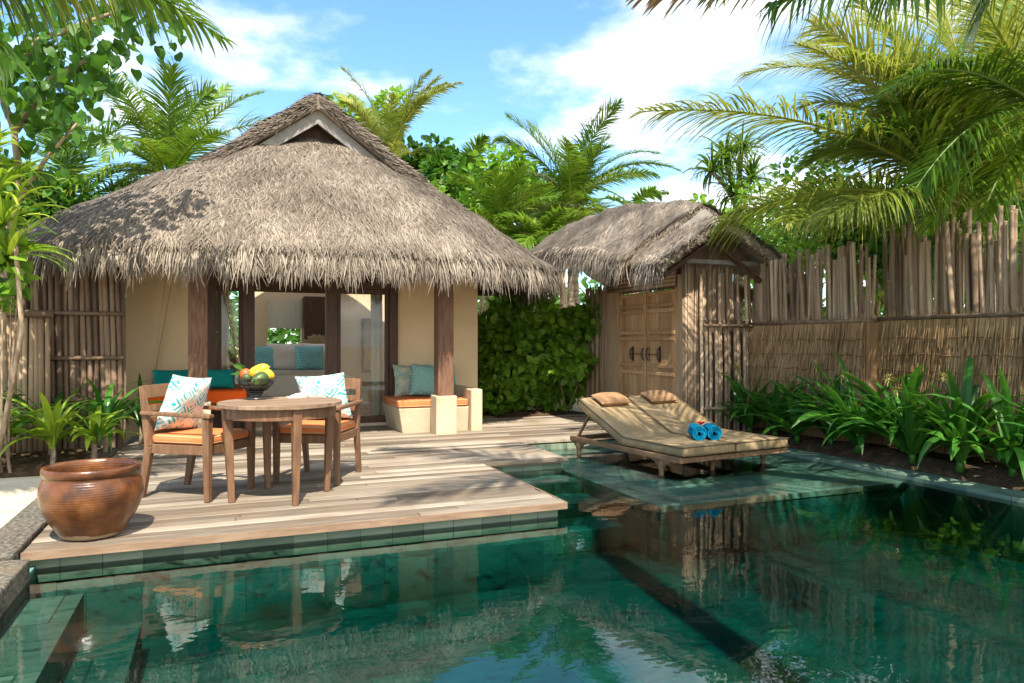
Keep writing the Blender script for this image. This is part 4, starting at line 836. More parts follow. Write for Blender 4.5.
# ------------------------------------------------------------------ room
BO=(1.08,12.6,.04); bed=empty('bed',BO,0,'white bed with brown headboard seen through the open glass doors','bed')
MB().box((-.84,-.90,0),(.84,.92,.30)).build('bed_base',M['dark_wood'],bed,bevel=.01)
MB().box((-.86,-.95,.30),(.86,.95,.66)).build('mattress',M['white_cloth'],bed,bevel=.07,seg=5,smooth=True)
h=MB().box((-.94,.97,0),(.92,1.06,.88)).build('headboard',M['post_wood'],bed,bevel=.01)
pillow('bed_pillow',.60,.44,.2,M['pillow_aqua'],(.62,13.28,.92),(PI/2-.3,0,0),'teal patterned pillow at the left of the bed')
pillow('bed_pillow',.62,.50,.2,M['white_cloth'],(1.05,13.30,.94),(PI/2-.3,0,0),'white pillow in the middle of the bed')
pillow('bed_pillow',.62,.50,.2,M['white_cloth'],(1.66,13.36,.94),(PI/2-.3,0,0),'white pillow at the right side of the bed')
pillow('bed_pillow',.50,.44,.2,M['pillow_aqua'],(1.45,13.12,.92),(PI/2-.3,0,R(4)),'teal patterned pillow right of the white middle pillow on the bed')
wd=empty('wardrobe',(1.62,13.86,.04),0,'tall dark wooden wardrobe panel against the back wall behind the bed','wardrobe')
MB().box((-.20,-.10,0),(.20,.13,2.0)).build('body',M['dark_wood'],wd,bevel=.006)
MB().box((-.185,-.125,.06),(.185,-.102,1.95)).build('door',M['dark_wood'],wd,bevel=.005)
vo=(1.62,13.615,.921); vs=empty('flower_vase',vo,0,'slim vase of pale dried flowers standing on the headboard','vase')
MB().lathe([(0,0),(.035,0),(.045,.05),(.025,.12),(.03,.15),(.02,.15),(.015,.12),(0,.03)],16).build('vase',M['white_cloth'],vs,smooth=True)
n=160; d=nz(np.stack((rng.normal(0,.8,n),rng.normal(0,.3,n),.6+rng.random(n)),1)); k=np.array((0,.5,1.)); sd=nz(np.cross(d,(0,1,0)))
MB().strips(np.array((0,0,.13))+d[:,None]*((.15+.15*rng.random((n,1)))*k)[:,:,None],sd[:,None]*np.array((.003,.004,.016))[None,:,None],rng.random(n)).build('dried_flowers',M['rope'],vs)
mo_=empty('framed_mirror',(2.68,13.97,.6),0,'dark framed standing mirror seen through the right glass door','mirror')
b=MB(); b.box((-.17,-.02,0),(-.12,.02,1.05)); b.box((.12,-.02,0),(.17,.02,1.05)); b.box((-.12,-.02,0),(.12,.02,.06)); b.box((-.12,-.02,.99),(.12,.02,1.05)); b.build('frame',M['dark_wood'],mo_,bevel=.005)
MB().box((-.118,-.005,.061),(.118,.01,.989)).build('glass',M['mirror'],mo_)
def curtain(x0,x1,y,z0,z1,label):
    n=60; xs=np.linspace(x0,x1,n); ys=y+.035*np.sin(np.linspace(0,(x1-x0)/.075*PI,n)); V_=[]
    for z in (z0,z1): V_.append(np.stack((xs,ys,np.full(n,z)),1)); V_.append(np.stack((xs,ys+.004,np.full(n,z)),1))
    o=MB().faces(np.concatenate(V_),[(i,i+1,2*n+i+1,2*n+i) for i in range(n-1)]+[(n+i+1,n+i,3*n+i,3*n+i+1) for i in range(n-1)]).build('curtain',M['curtain'],None,smooth=True); return tag(o,label,'curtain')
curtain(-.03,.10,10.50,.05,2.3,'pale sheer curtain gathered behind the left glass door'); curtain(2.02,2.2,10.50,.05,2.3,'pale sheer curtain gathered behind the right glass door')
# ------------------------------------------------------------------ vegetation builders
def arch(base, az, el, L, droop, m=16, pw=1.25, swing=0.):
    k=np.linspace(0,1,m); e=el-droop*k**pw; a=az+swing*k
    d=np.stack((np.cos(e)*np.cos(a),np.cos(e)*np.sin(a),np.sin(e)),1)
    return np.array(base)+np.concatenate((np.zeros((1,3)),np.cumsum((d[:-1]+d[1:])/2*L/(m-1),axis=0)))
def bez(a,b,c,m=16):
    a,b,c=[np.array(x,float) for x in (a,b,c)]; t=np.linspace(0,1,m)[:,None]; return (1-t)**2*a+2*t*(1-t)*b+t*t*c
def frond(C, Lmax=.7, n=60, width=.018, hang=.5, tone=.4, jit=.18, start=.12, twist=0., lift=.15, mb=None, rach=.022, tipang=25, seg=4):
    """feather palm leaf: midrib along C, leaflets either side"""
    mb=mb or MB(); C=np.asarray(C); m=len(C)
    s=np.r_[0,np.cumsum(np.linalg.norm(np.diff(C,axis=0),axis=1))]; s/=s[-1]
    mb.tube(C,np.linspace(rach,.004,m),6,rnd=min(1,tone+.28))
    t=start+(1-start)*np.linspace(0,.995,n); t=np.clip(t+rng.normal(0,.25/n,n),0,.999)
    P=np.stack([np.interp(t,s,C[:,k]) for k in range(3)],1); G_=np.gradient(C,s,axis=0); T=nz(np.stack([np.interp(t,s,G_[:,k]) for k in range(3)],1))
    up=np.array((0,0,1.)); S=np.cross(T,up); bad=np.linalg.norm(S,axis=1)<.15; S[bad]=np.array((1.,0,0)); S=nz(S); U=np.cross(S,T)
    tw=twist*t[:,None]; S,U=S*np.cos(tw)+U*np.sin(tw),U*np.cos(tw)-S*np.sin(tw)
    prof=np.sin(PI*np.clip((t-start)/(1-start)*.86+.12,0,1))**.6
    for sg in (-1,1):
        al=np.radians(68-(68-tipang)*t)+rng.normal(0,.09,n)
        d0=nz(T*np.cos(al)[:,None]+sg*S*np.sin(al)[:,None]+U*(lift+rng.normal(0,.10,n))[:,None])
        L=Lmax*prof*(.82+.3*rng.random(n))*np.where(rng.random(n)<.09,.25+.5*rng.random(n),1); k=np.linspace(0,1,seg+1)
        Q=[P]; d=d0
        for j in range(seg):
            Q.append(Q[-1]+d*(L/seg)[:,None]); d=nz(d+np.array((0,0,-1.))*(hang*(.6+.8*rng.random(n))/seg*1.2)[:,None])
        Q=np.stack(Q,1); W=nz(T-d0*(T*d0).sum(1,keepdims=True)); W=nz(W+U*.35)
        wp=np.interp(k,[0,.15,.5,.85,1],[.55,1,.9,.45,.06])
        mb.strips(Q,W[:,None]*(width/1.0*wp)[None,:,None]*np.ones((n,1,1)),np.clip(tone+rng.normal(0,jit,n),0,1))
    return mb
def trunk_mesh(base, top, r0, r1, bend=(0,0,0), m=24):
    a=np.array(base,float); c=np.array(top,float); b=(a+c)/2+np.array(bend,float); P=bez(a,b,c,m)
    r=np.linspace(r0,r1,m)*(1+.07*(np.arange(m)%2)); return MB().tube(P,r,12)
def palm_tree(name, base, top, fronds, label, cat='palm tree', group=None, r0=.16, r1=.10, bend=(0,0,0), mat='palm', Lmax=.7, n=56, width=.02):
    """fronds: list of dicts/az,el,L,droop,tone"""
    root=empty(name,base,0,label,cat,group)
    trunk_mesh(base,top,r0,r1,bend).build('trunk',M['trunk'],root,off=base,smooth=True)
    for f in fronds:
        az,el,L,dr,tone=f[:5]; mt=f[5] if len(f)>5 else mat
        C=arch(np.array(top)+.05*rng.normal(0,1,3),az,el,L,dr,swing=rng.normal(0,.15))
        frond(C,Lmax=Lmax*(.85+.3*rng.random()),n=n,width=width,hang=.45+.4*rng.random(),tone=tone,twist=rng.normal(0,.5),lift=.1+.25*rng.random()).build('frond',M[mt],root,off=base)
    return root
def crown_fronds(n, L, el0=80, el1=-25, dr=(60,110), tone=(.25,.6), az0=0.):
    out=[]
    for k in range(n):
        f=(k+.5)/n; el=R(el0+(el1-el0)*f**1.0+rng.normal(0,5)); out.append((az0+k*2.39996,el,L*(.75+.35*rng.random())*(.75+.25*math.sin(PI*min(1,f+.25))),R(dr[0]+(dr[1]-dr[0])*rng.random())*(.55+.45*f),tone[0]+(tone[1]-tone[0])*rng.random()))
    return out
LEAF_T=[(0,0,0),(.22,.18,.05),(.33,.42,.07),(.26,.68,.04),(0,1,-.06),(-.26,.68,.04),(-.33,.42,.07),(-.22,.18,.05),(0,.2,0),(0,.45,0),(0,.7,-.02)]
LEAF_F=[(0,1,8),(8,1,2,9),(9,2,3,10),(10,3,4),(0,8,7),(8,9,6,7),(9,10,5,6),(10,4,5)]
DIA_T=[(0,0,0),(.26,.40,.06),(0,1,-.05),(-.26,.40,.06),(0,.45,0)]; DIA_F=[(0,1,4),(4,1,2),(0,4,3),(4,2,3)]
def leaves(mb, P, out, size, jit=.7, T=DIA_T, F=DIA_F, rnd=None, droop=.35):
    n=len(P); d=nz(out+rng.normal(0,jit,(n,3))+np.array((0,0,-droop))); nrm=nz(np.array((0,0,1.))+.8*rng.normal(0,1,(n,3))+.5*out); A=nz(np.cross(d,nrm)); C=np.cross(A,d)
    mb.inst(T,F,P,A,d,C,size*(.65+.7*rng.random(n)),np.clip(rng.random(n) if rnd is None else rnd,0,1)); return mb
def clump_points(centers, radii, per, shell=.55):
    """leaf points through a group of uneven clumps, denser toward each clump's skin"""
    Ps=[];Os=[];Cs=[]
    for k,(c,r) in enumerate(zip(centers,radii)):
        n=int(per*r**2); d=nz(rng.normal(0,1,(n,3))); rr=(shell+(1-shell)*rng.random(n)**.6)*(1+.18*np.sin(d[:,0]*5+k)*np.cos(d[:,1]*4+d[:,2]*6))
        Ps.append(np.array(c)+d*(rr*r)[:,None]*np.array((1,1,.8))); Os.append(d); Cs.append(np.full(n,rng.random()))
    return np.concatenate(Ps),np.concatenate(Os),np.concatenate(Cs)
def bush(name, label, cat, base, centers, radii, per, size, mat, group=None, stems=5, T=DIA_T, F=DIA_F, trunk_r=.02, lum=.45):
    root=empty(name,base,0,label,cat,group); P,O,c=clump_points(centers,radii,per)
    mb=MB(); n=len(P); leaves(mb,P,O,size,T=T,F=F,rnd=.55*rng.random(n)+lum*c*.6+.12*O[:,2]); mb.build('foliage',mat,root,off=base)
    st=MB()
    for k in rng.permutation(len(centers))[:stems]:
        c_=np.array(centers[k]); b=np.array(base); st.tube(bez(b+rng.normal(0,.05,3)*np.array((1,1,0)),b*.4+c_*.6*np.array((1,1,0))+np.array((0,0,b[2]*.6+(c_[2]-b[2])*.45))-np.array((b[0],b[1],b[2]))*0,c_,8),np.linspace(trunk_r,trunk_r*.3,8),6)
    st.build('branches',M['bark'],root,off=base,smooth=True); return root
def straps(mb, base, n, L, w, el=(40,88), droop=(40,110), tone=(.2,.8), az=None, m=8, fold=.25, stemh=0):
    az=(rng.random(n)*2*PI if az is None else az[0]+(az[1]-az[0])*rng.random(n)); e0=np.radians(el[0]+(el[1]-el[0])*rng.random(n)); dr=np.radians(droop[0]+(droop[1]-droop[0])*rng.random(n))
    Ln=L*(.6+.55*rng.random(n)); k=np.linspace(0,1,m); e=e0[:,None]-dr[:,None]*k**1.6
    d=np.stack((np.cos(e)*np.cos(az)[:,None],np.cos(e)*np.sin(az)[:,None],np.sin(e)),-1)
    P=np.concatenate((np.zeros((n,1,3)),np.cumsum((d[:,:-1]+d[:,1:])/2*(Ln/(m-1))[:,None,None],axis=1)),1)+np.array(base)+np.stack((.02*np.cos(az),.02*np.sin(az),stemh*rng.random(n)),1)[:,None]
    S=np.stack((-np.sin(az),np.cos(az),0*az),1); rot=rng.normal(0,.3,n)[:,None]; S=nz(S*np.cos(rot)+np.array((0,0,1.))*np.sin(rot))
    wp=np.interp(k,[0,.12,.45,.8,1],[.55,.8,1,.62,.03]); U=np.cross(S[:,None],d); U=nz(U)
    mb.strips(P,S[:,None]*((w*(.75+.5*rng.random(n)))[:,None]*wp)[:,:,None],tone[0]+(tone[1]-tone[0])*rng.random(n),fold=-np.abs(fold)*U*(w*wp)[None,:,None]); return mb
# ------------------------------------------------------------------ lilies in the right bed
def lily(base, n, L, label, w=.035, tone=(.1,.85), flower=None, mat='strap', group='spider lilies along the reed fence', el=(38,86)):
    r=empty('spider_lily',base,0,label,'plant',group)
    mb=straps(MB(),(0,0,.05),int(n*1.25),L*1.2,w*1.3,el=el,tone=tone); mb.build('foliage',M[mat],r)
    MB().tube([(0,0,-.05),(.005,0,.03),(.0,.005,.07)],[.035,.035,.02],8).build('stem',M['strap'],r,smooth=True)
    if flower:
        az,h=flower; P=bez((0,0,.1),(.05*math.cos(az),.05*math.sin(az),h*.7),(.16*math.cos(az),.16*math.sin(az),h),8); s=MB(); s.tube(P,.008,6)
        n2=46; d=nz(rng.normal(0,1,(n2,3))+np.array((0,0,.35))); k=np.array((0,.5,1.)); sd=nz(np.cross(d,(.3,.2,1)))
        f=s.build('flower_stalk',M['strap'],r,smooth=True)
        MB().strips(P[-1]+d[:,None]*((.05+.05*rng.random((n2,1)))*k)[:,:,None]-np.array((0,0,.02))*(k**2)[None,:,None],sd[:,None]*np.array((.003,.006,.002))[None,:,None],rng.random(n2)).build('flower_head',M['yellow_petal'],f)
    return r
LY=[((6.52,7.70),30,.72,'spider lily clump farthest along the fence, beside the bamboo screen',(2.5,.85)),
    ((6.55,7.25),30,.74,'spider lily just behind the far corner of the lounger',None),
    ((6.47,6.80),26,.66,'low spider lily with arching leaves just right of the lounger foot',None),
    ((6.62,6.42),30,.85,'upright spider lily in front of the outer fence corner, pale flower head above',(2.2,.90)),
    ((6.52,5.95),34,.86,'broad spider lily just right of the fence corner with raised yellow flower',(2.6,.82)),
    ((6.72,5.55),36,.98,'tallest spider lily with the longest upright leaves, against the shaded reeds',(2.9,.80)),
    ((6.50,5.25),30,.72,'spider lily spilling leaves over the coping, flower stalk leaning left',(2.8,.70)),
    ((6.68,4.85),34,.92,'dark tall spider lily behind the small bright one at the right edge',(2.3,.84)),
    ((6.47,4.72),22,.50,'small bright lily with upright fan of leaves at the coping near the right edge',None),
    ((6.60,4.32),30,.80,'spider lily cut by the right picture edge beside the coping',None),
    ((6.62,3.7),28,.8,'spider lily out at the near end of the right bed',None)]
for k,((x,y),n,L,lab,fw) in enumerate(LY):
    lily((x,y,.02),n,L,lab,w=.036 if k!=8 else .03,flower=fw,el=((34,88) if k!=8 else (60,86)),tone=((.05,.75) if k!=8 else (.5,1)))
# ------------------------------------------------------------------ strap plants in the left bed
LP=[((-1.50,8.05),26,.62,'strap_bright','yellow-green strap plant in the middle of the left bed, lit by sun'),
    ((-1.95,8.0),24,.60,'strap_bright','yellow-green strap plant left of the middle one, by the sand'),
    ((-1.17,8.15),20,.50,'strap_bright','small strap plant right of the middle one beside the deck kerb'),
    ((-1.65,8.75),26,.85,'strap','tall dark strap plant behind the bright ones against the fence'),
    ((-1.15,8.75),24,.80,'strap','dark leaning strap plant by the villa wall corner'),
    ((-2.25,8.5),26,.85,'strap','dark strap plant under the sunlit bark panel at the left edge'),
    ((-2.55,7.95),22,.6,'strap_bright','yellow-green strap plant cut by the left picture edge'),
    ((-.88,9.55),16,.62,'strap','thin dark strap plant on the deck side of the villa wall')]
for (x,y),n,L,mt,lab in LP:
    r=empty('strap_plant',(x,y,.02),0,lab,'plant','strap-leaved plants in the left bed')
    straps(MB(),(0,0,.16),n,L,.034,el=(25,85),droop=(50,120),tone=(.2,1) if mt=='strap_bright' else (.1,.7),stemh=.10).build('foliage',M[mt],r)
    MB().tube([(0,0,-.04),(.01,0,.10),(0,.01,.24)],[.028,.025,.018],8).build('stem',M['bark'],r,smooth=True)
# ------------------------------------------------------------------ hedge shrubs between villa and gate
HB=[((4.45,11.9),1.55,'leaf_bright','dense green shrub at the left of the gap, against the villa corner'),((5.0,11.35),1.75,'leaf_bright','lime leaved shrub in the middle of the gap between the two roofs'),((5.50,11.0),1.55,'leaf_bright','dark green shrub beside the gate post'),((5.15,12.4),2.6,'leaf_bright','taller lime shrub rising behind the middle one')]
for (x,y),h,mt,lab in HB:
    cs=[];rd=[]
    for k in range(22):
        z=.12+h*.92*(k+.5)/22; cs.append((x+rng.normal(0,.34),y+rng.normal(0,.30),z*(.9+.25*rng.random()))); rd.append(.14+.24*rng.random()**1.5)
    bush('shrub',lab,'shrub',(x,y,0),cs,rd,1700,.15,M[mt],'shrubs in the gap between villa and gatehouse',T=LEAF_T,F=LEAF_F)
# ------------------------------------------------------------------ background trees and palms
G_=[0]
# left behind the villa
b=at(175,400,13.5); palm_tree('coconut_palm',(b[0],b[1],-.05),tuple(at(168,178,13.5)),crown_fronds(32,2.7,85,-40,tone=(.4,.85)),'shaggy coconut palm left of the villa roof, behind the fence',mat='palm',Lmax=.62,n=84,width=.013)
b=at(70,400,12.5); palm_tree('coconut_palm',(b[0],b[1],-.05),tuple(at(72,205,12.5)),crown_fronds(16,2.6,75,-30,tone=(.25,.6)),'low green palm behind the left eave of the villa',Lmax=.6,n=80,width=.013)
b=at(385,400,17.5); palm_tree('coconut_palm',(b[0],b[1],-.05),tuple(at(386,165,17.5)),[(rng.random()*6.28,R(88-26*rng.random()),1.9+.9*rng.random(),R(25+50*rng.random()),.3+.5*rng.random()) for k in range(18)]+crown_fronds(8,2.2,30,-30,tone=(.3,.7)),'upright brownish palm behind the right gable slope of the villa',mat='palm_gold',Lmax=.36,n=74,width=.014)
b=at(575,400,17); palm_tree('coconut_palm',(b[0],b[1],-.05),tuple(at(572,205,17)),[(R(20),R(82),2.6,R(30),.3),(R(-60),R(75),2.6,R(40),.4),(R(-15),R(62),2.8,R(70),.35),(R(-30),R(50),2.9,R(80),.3),(R(160),R(68),2.4,R(60),.5),(R(140),R(55),2.5,R(85),.75,'palm_gold'),(R(60),R(60),2.5,R(70),.3)]+crown_fronds(24,2.4,80,-35,tone=(.35,.8)),'bright coconut palm standing against cloud between the two roofs',Lmax=.62,n=84,width=.015)
b=at(505,400,15.5); palm_tree('areca_palm',(b[0],b[1],-.05),tuple(at(500,232,15.5)),crown_fronds(22,1.9,85,0,tone=(.45,.85)),'yellow-green young palm just above the right end of the villa roof',mat='palm',Lmax=.5,n=66,width=.015)
b=at(535,400,14.5); palm_tree('areca_palm',(b[0],b[1],-.05),tuple(at(545,238,14.5)),crown_fronds(16,1.5,60,-10,dr=(80,130),tone=(.45,.85)),'small drooping palm in the notch between the two thatched roofs',mat='palm',Lmax=.42,n=44,width=.024)
b=at(455,400,19); palm_tree('coconut_palm',(b[0],b[1],-.05),tuple(at(462,188,19)),crown_fronds(14,2.0,75,-30,tone=(.3,.7)),'distant palm behind the round bushy tree right of the villa gable',Lmax=.5,n=46,width=.028)
b=at(640,400,24); palm_tree('coconut_palm',(b[0],b[1],-.05),tuple(at(630,206,24)),crown_fronds(12,1.9,50,-20,tone=(.2,.5)),'far palm whose top shows above the gatehouse ridge',Lmax=.5,n=40,width=.034)
def far_tree(px,py,t,r,label,mat='leaf',n=14,spread=1.5,size=.20,name='leafy_tree'):
    c=at(px,py,t); base=(c[0],c[1],-.05); cs=[];rd=[]
    for k in range(n): d=rng.normal(0,1,3)*np.array((1,1,.62))*spread*.55; cs.append(tuple(c+d)); rd.append(r*(.5+.55*rng.random()))
    root=bush(name,label,'tree',base,cs,rd,420/size*.2*1.5,size,M[mat],stems=6,trunk_r=.07,T=LEAF_T,F=LEAF_F)
    MB().tube(bez(base,(base[0]+.2,base[1],c[2]*.5),c,10),np.linspace(.14,.05,10),8).build('trunk',M['bark'],root,off=base,smooth=True)
    return root
far_tree(425,185,18.5,.75,'rounded leafy tree right of the villa gable',n=16,spread=1.2)
far_tree(350,125,21,.65,'lime green treetop showing behind the villa gable peak',mat='leaf_bright',n=9,spread=1.0)
far_tree(470,215,17,.7,'dense low tree along the right slope of the villa roof',mat='leaf_bright',n=12,spread=1.2)
far_tree(45,215,11.5,.7,'dark leafy tree filling the gap above the left fence',n=14,spread=1.1,size=.16)
far_tree(790,232,13.5,.6,'lime green leafy tree behind the fence right of the gatehouse',mat='leaf_bright',n=18,spread=1.1,size=.095)
far_tree(850,235,11.5,.6,'bright leafy tree behind the middle of the bamboo poles',mat='leaf_bright',n=18,spread=1.0,size=.09)
far_tree(940,215,11,.8,'dark leafy tree behind the tall poles near the right edge',n=18,spread=1.2,size=.11)
far_tree(1020,160,11,.9,'deep green leafy tree at the far right behind the palms',n=18,spread=1.3,size=.11)
far_tree(700,225,17,.5,'pale green tree behind the right slope of the gatehouse roof',mat='leaf_bright',n=8,spread=.9)
far_tree(560,215,21,.7,'shadowy tree behind the bright palm between the roofs',n=12,spread=1.4)
# far wood closing the horizon
P=[];O=[];
fb=MB()
for k in range(46):
    a=R(-62+124*k/45)+rng.normal(0,.02); dist=32+10*rng.random(); c=FW*dist*math.cos(a)+RT*dist*math.sin(a); n=700
    d=nz(rng.normal(0,1,(n,3))); rr=2.6+1.0*rng.random(); p=c+np.array((0,0,1.6))+d*rr*(.7+.3*rng.random((n,1)))*np.array((1,1,.85)); k_=p[:,2]>-.1; leaves(fb,p[k_],d[k_],.55,rnd=.6*rng.random(k_.sum())+.3*rng.random())
tag(fb.build('far_greenery',M['leaf'],None),'far dark green wood behind everything','wood',None,'stuff')
# pandanus tree (screw pine) behind the gatehouse
b=at(735,400,14); root=empty('screw_pine',(b[0],b[1],-.05),0,'screw pine with drooping strap crown against cloud, behind the gatehouse','tree')
tp=at(732,185,14); TR=MB(); TR.tube(bez((b[0],b[1],-.05),(b[0]+.1,b[1],2),at(738,215,14),12),np.linspace(.12,.08,12),8); 
cr=[]
for px,py,t in ((725,160,14),(742,150,14.2),(712,172,13.8),(752,180,13.9),(735,195,13.7)):
    c=at(px,py,t); TR.tube(bez(at(738,215,14),at(737,195,14),c,8),np.linspace(.07,.04,8),8); cr.append(c)
TR.build('trunk',M['trunk'],root,off=(b[0],b[1],-.05),smooth=True)
for c in cr: straps(MB(),c,80,.72,.022,el=(-10,85),droop=(70,150),tone=(.05,.6),m=7).build('leaf_head',M['palm'],root,off=(b[0],b[1],-.05))
# right: big palms behind the fence
def hero_palm(label, base, top, specs, mat='palm_gold', Lmax=.8, n=80, width=.016, r0=.2, r1=.13, name='coconut_palm', bend=(0,0,0)):
    root=empty(name,base,0,label,'palm tree'); trunk_mesh(base,top,r0,r1,bend).build('trunk',M['trunk'],root,off=base,smooth=True)
    for sp in specs:
        C=sp[0]; tone=sp[1]; mt=sp[2] if len(sp)>2 else mat; L_=sp[3] if len(sp)>3 else Lmax; hg=sp[4] if len(sp)>4 else .5
        frond(C,Lmax=L_,n=n,width=width,hang=hg,tone=tone,twist=rng.normal(0,.35),lift=.1+.2*rng.random(),rach=.028,start=.10,seg=5).build('frond',M[mt],root,off=base)
    return root
# A: crown low behind the fence at the right
tA=at(985,215,8.6); bA=(tA[0]+.15,tA[1]+.1,-.05)
sp=[(bez(tA,at(845,95,8.2),at(640,112,7.4)),.40,'palm_gold',.75,.75),
    (bez(tA,at(850,160,8.3),at(722,222,7.9)),.55,'palm_gold',.85,.6),
    (bez(tA,at(880,30,9.0),at(745,75,9.4)),.70,'palm_gold',.8,.6),
    (bez(tA,at(860,200,8.0),at(790,222,7.6)),.45,'palm_gold',.8,.6),
    (bez(tA,at(930,40,8.9),at(860,20,9.6)),.85,'palm_gold',.85,.5),
    (bez(tA,at(965,60,8.6),at(930,-40,9.0)),.75,'palm_gold',.85,.5),
    (bez(tA,at(1000,60,9.0),at(1010,-60,9.6)),.6,'palm_gold',.8,.5),
    (bez(tA,at(920,130,9.2),at(820,150,10.2)),.65,'palm_gold',.85,.5),
    (bez(tA,at(1060,80,8.8),at(1140,40,9.2)),.4,'palm',.8,.5),
    (bez(tA,at(1060,150,8.4),at(1150,210,8.4)),.3,'palm',.8,.5),
    (bez(tA,at(905,170,7.7),at(830,215,6.9)),.5,'palm_gold',.75,.7)]
sp=[(a_,b_,c_,d_*1.3,e_+.35) for a_,b_,c_,d_,e_ in sp]
for k in range(20): e=(770+rng.random()*330,-10+rng.random()*205,7.8+2.2*rng.random()); sp.append((bez(tA,tA*.45+at(e[0],e[1]-120,e[2])*.55,at(*e)),.5+.5*rng.random(),'palm_gold' if k%2==0 else 'palm',.85,.7))
hero_palm('big golden coconut palm arching over the fence toward the gatehouse',bA,tuple(tA),sp,width=.0115,n=120)
tB=at(1050,112,7.6); bB=(tB[0]+.3,tB[1],-.05)
sp=[(bez(tB,at(950,40,7.4),at(890,90,7.0)),.35,'palm',.75,.8),(bez(tB,at(970,90,7.5),at(900,215,7.2)),.3,'palm',.7,.7),(bez(tB,at(990,30,7.4),at(960,-50,7.4)),.5,'palm_gold',.8,.6),
    (bez(tB,at(1040,60,7.4),at(1090,70,7.2)),.3,'palm',.8,.8),(bez(tB,at(960,140,7.3),at(930,230,7.0)),.55,'palm',.6,.9),(bez(tB,at(1010,50,7.8),at(1060,-40,8.2)),.5,'palm_gold',.8,.6),(bez(tB,at(940,70,8.0),at(850,60,8.6)),.6,'palm_gold',.8,.6),(bez(tB,at(1000,150,7.6),at(975,240,7.4)),.5,'palm',.6,.9)]
hero_palm('second coconut palm at the right edge, greener and nearer than the golden one',bB,tuple(tB),sp,width=.012,n=92,r0=.12,r1=.09)
# strap crown among the right palms
b=at(945,400,8.3); root=empty('screw_pine',(b[0],b[1],-.05),0,'young screw pine with yellow strap leaves among the palms at the right','tree')
MB().tube([(b[0],b[1],-.05),tuple(at(945,300,8.3)),tuple(at(940,215,8.3))],[.06,.055,.04],8).build('trunk',M['trunk'],root,off=(b[0],b[1],-.05),smooth=True)
for px,py in ((940,205),(925,165),(958,150)): straps(MB(),at(px,py,8.3),46,1.0,.030,el=(20,88),droop=(20,90),tone=(.2,1),m=8).build('leaf_head',M['strap_bright'],root,off=(b[0],b[1],-.05))
# overhanging palm at the top right, rooted behind the viewer beside the pool
tC=np.array((4.6,2.6,4.55)); bC=(7.4,1.2,-.05)
sp=[(bez(tC,at(900,-60,4.3),at(640,-8,4.6)),.55,'palm_dry',.55,.55),(bez(tC,at(905,-40,3.9),at(770,5,3.7)),.35,'palm',.75,2.2),(bez(tC,at(960,-60,3.9),at(890,-12,3.6)),.4,'palm',.75,2.4),
    (bez(tC,at(1010,-60,4.2),at(980,20,4.3)),.3,'palm',.75,1.3)]
for k in range(8): sp.append((arch(tC,k*.785+.2,R(45-10*(k%3)),2.9,R(70)),.4,'palm',.8,.6))
hero_palm('palm leaning over the pool from the right, dark frond tips hanging into the sky',bC,tuple(tC),sp,width=.013,n=70,bend=(.3,-.4,.6))
# top left: palm with fronds hanging into the picture
tD=np.array((-3.0,3.9,4.55)); bD=(-4.3,2.6,-.05)
sp=[(bez(tD,at(70,-60,4.9),at(222,38,5.6)),.45,'palm',.75,.9),(bez(tD,at(20,-60,4.8),at(150,-5,5.1)),.5,'palm',.95,1.7),(bez(tD,at(-20,-40,4.5),at(100,-12,4.6)),.55,'palm_gold',.95,2.0),(bez(tD,at(-40,-30,4.4),at(40,-8,4.3)),.4,'palm',.95,2.0),(bez(tD,at(60,-60,5.6),at(190,-10,6.2)),.35,'palm',.85,1.3),(bez(tD,at(-60,0,4.4),at(10,60,4.3)),.3,'palm',.9,1.8)]
for k in range(5): sp.append((arch(tD,2.1+k*.5,R(45-10*(k%3)),2.6,R(70)),.4,'palm',.8,.6))
hero_palm('palm at the upper left with long green leaflets hanging over the sky',bD,tuple(tD),sp,width=.015,n=88,bend=(-.3,-.2,.8))
# broad-leaved tree at the left edge
bE=at(8,400,7.4); bE=(bE[0],bE[1],-.05); root=empty('sea_hibiscus_tree',bE,0,'broad-leaved tree with pale crooked trunk at the upper left edge','tree')
P1=at(12,270,7.4); tr=MB(); tr.tube(np.array([bE,at(2,330,7.4),at(8,235,7.3),at(20,190,7.2),at(14,130,7.1),at(0,90,7.0),at(-20,20,7.0)]),[.04,.038,.036,.032,.03,.03,.025],10)
tr.tube(np.array([at(14,130,7.1),at(50,80,7.0),at(95,55,6.9)]),[.05,.035,.015],8); tr.tube(np.array([at(0,90,7),at(40,40,6.9),at(120,10,6.8)]),[.05,.03,.015],8); tr.tube(np.array([at(20,200,7.2),at(45,160,6.9),at(80,120,6.7)]),[.03,.02,.01],8)
tr.build('trunk',M['bark'],root,off=bE,smooth=True)
cs=[];rd=[]
for px,py,t,r_ in ((20,40,7,.55),(60,55,6.9,.5),(95,60,6.8,.42),(120,25,6.9,.5),(60,15,7.1,.55),(15,90,7,.45),(55,105,6.8,.34),(85,110,6.7,.28),(100,135,6.7,.20),(45,130,6.8,.22),(0,140,7,.35),(25,175,7.0,.25),(150,10,7,.4),(8,60,6.5,.5),(75,85,7.3,.4),(68,150,6.9,.15)): cs.append(at(px,py,t)); rd.append(r_)
P,O,c=clump_points(cs,rd,320,.3); n=len(P); mb=MB(); HT=[(0,0,0),(.34,-.05,.04),(.46,.25,.06),(.34,.6,.03),(0,1,-.1),(-.34,.6,.03),(-.46,.25,.06),(-.34,-.05,.04),(0,.12,0),(0,.35,0),(0,.65,-.03)]
leaves(mb,P,O*.4,.115,T=HT,F=LEAF_F,rnd=.6*rng.random(n)+.3*c,droop=.8); mb.build('foliage',M['leaf'],root,off=bE)
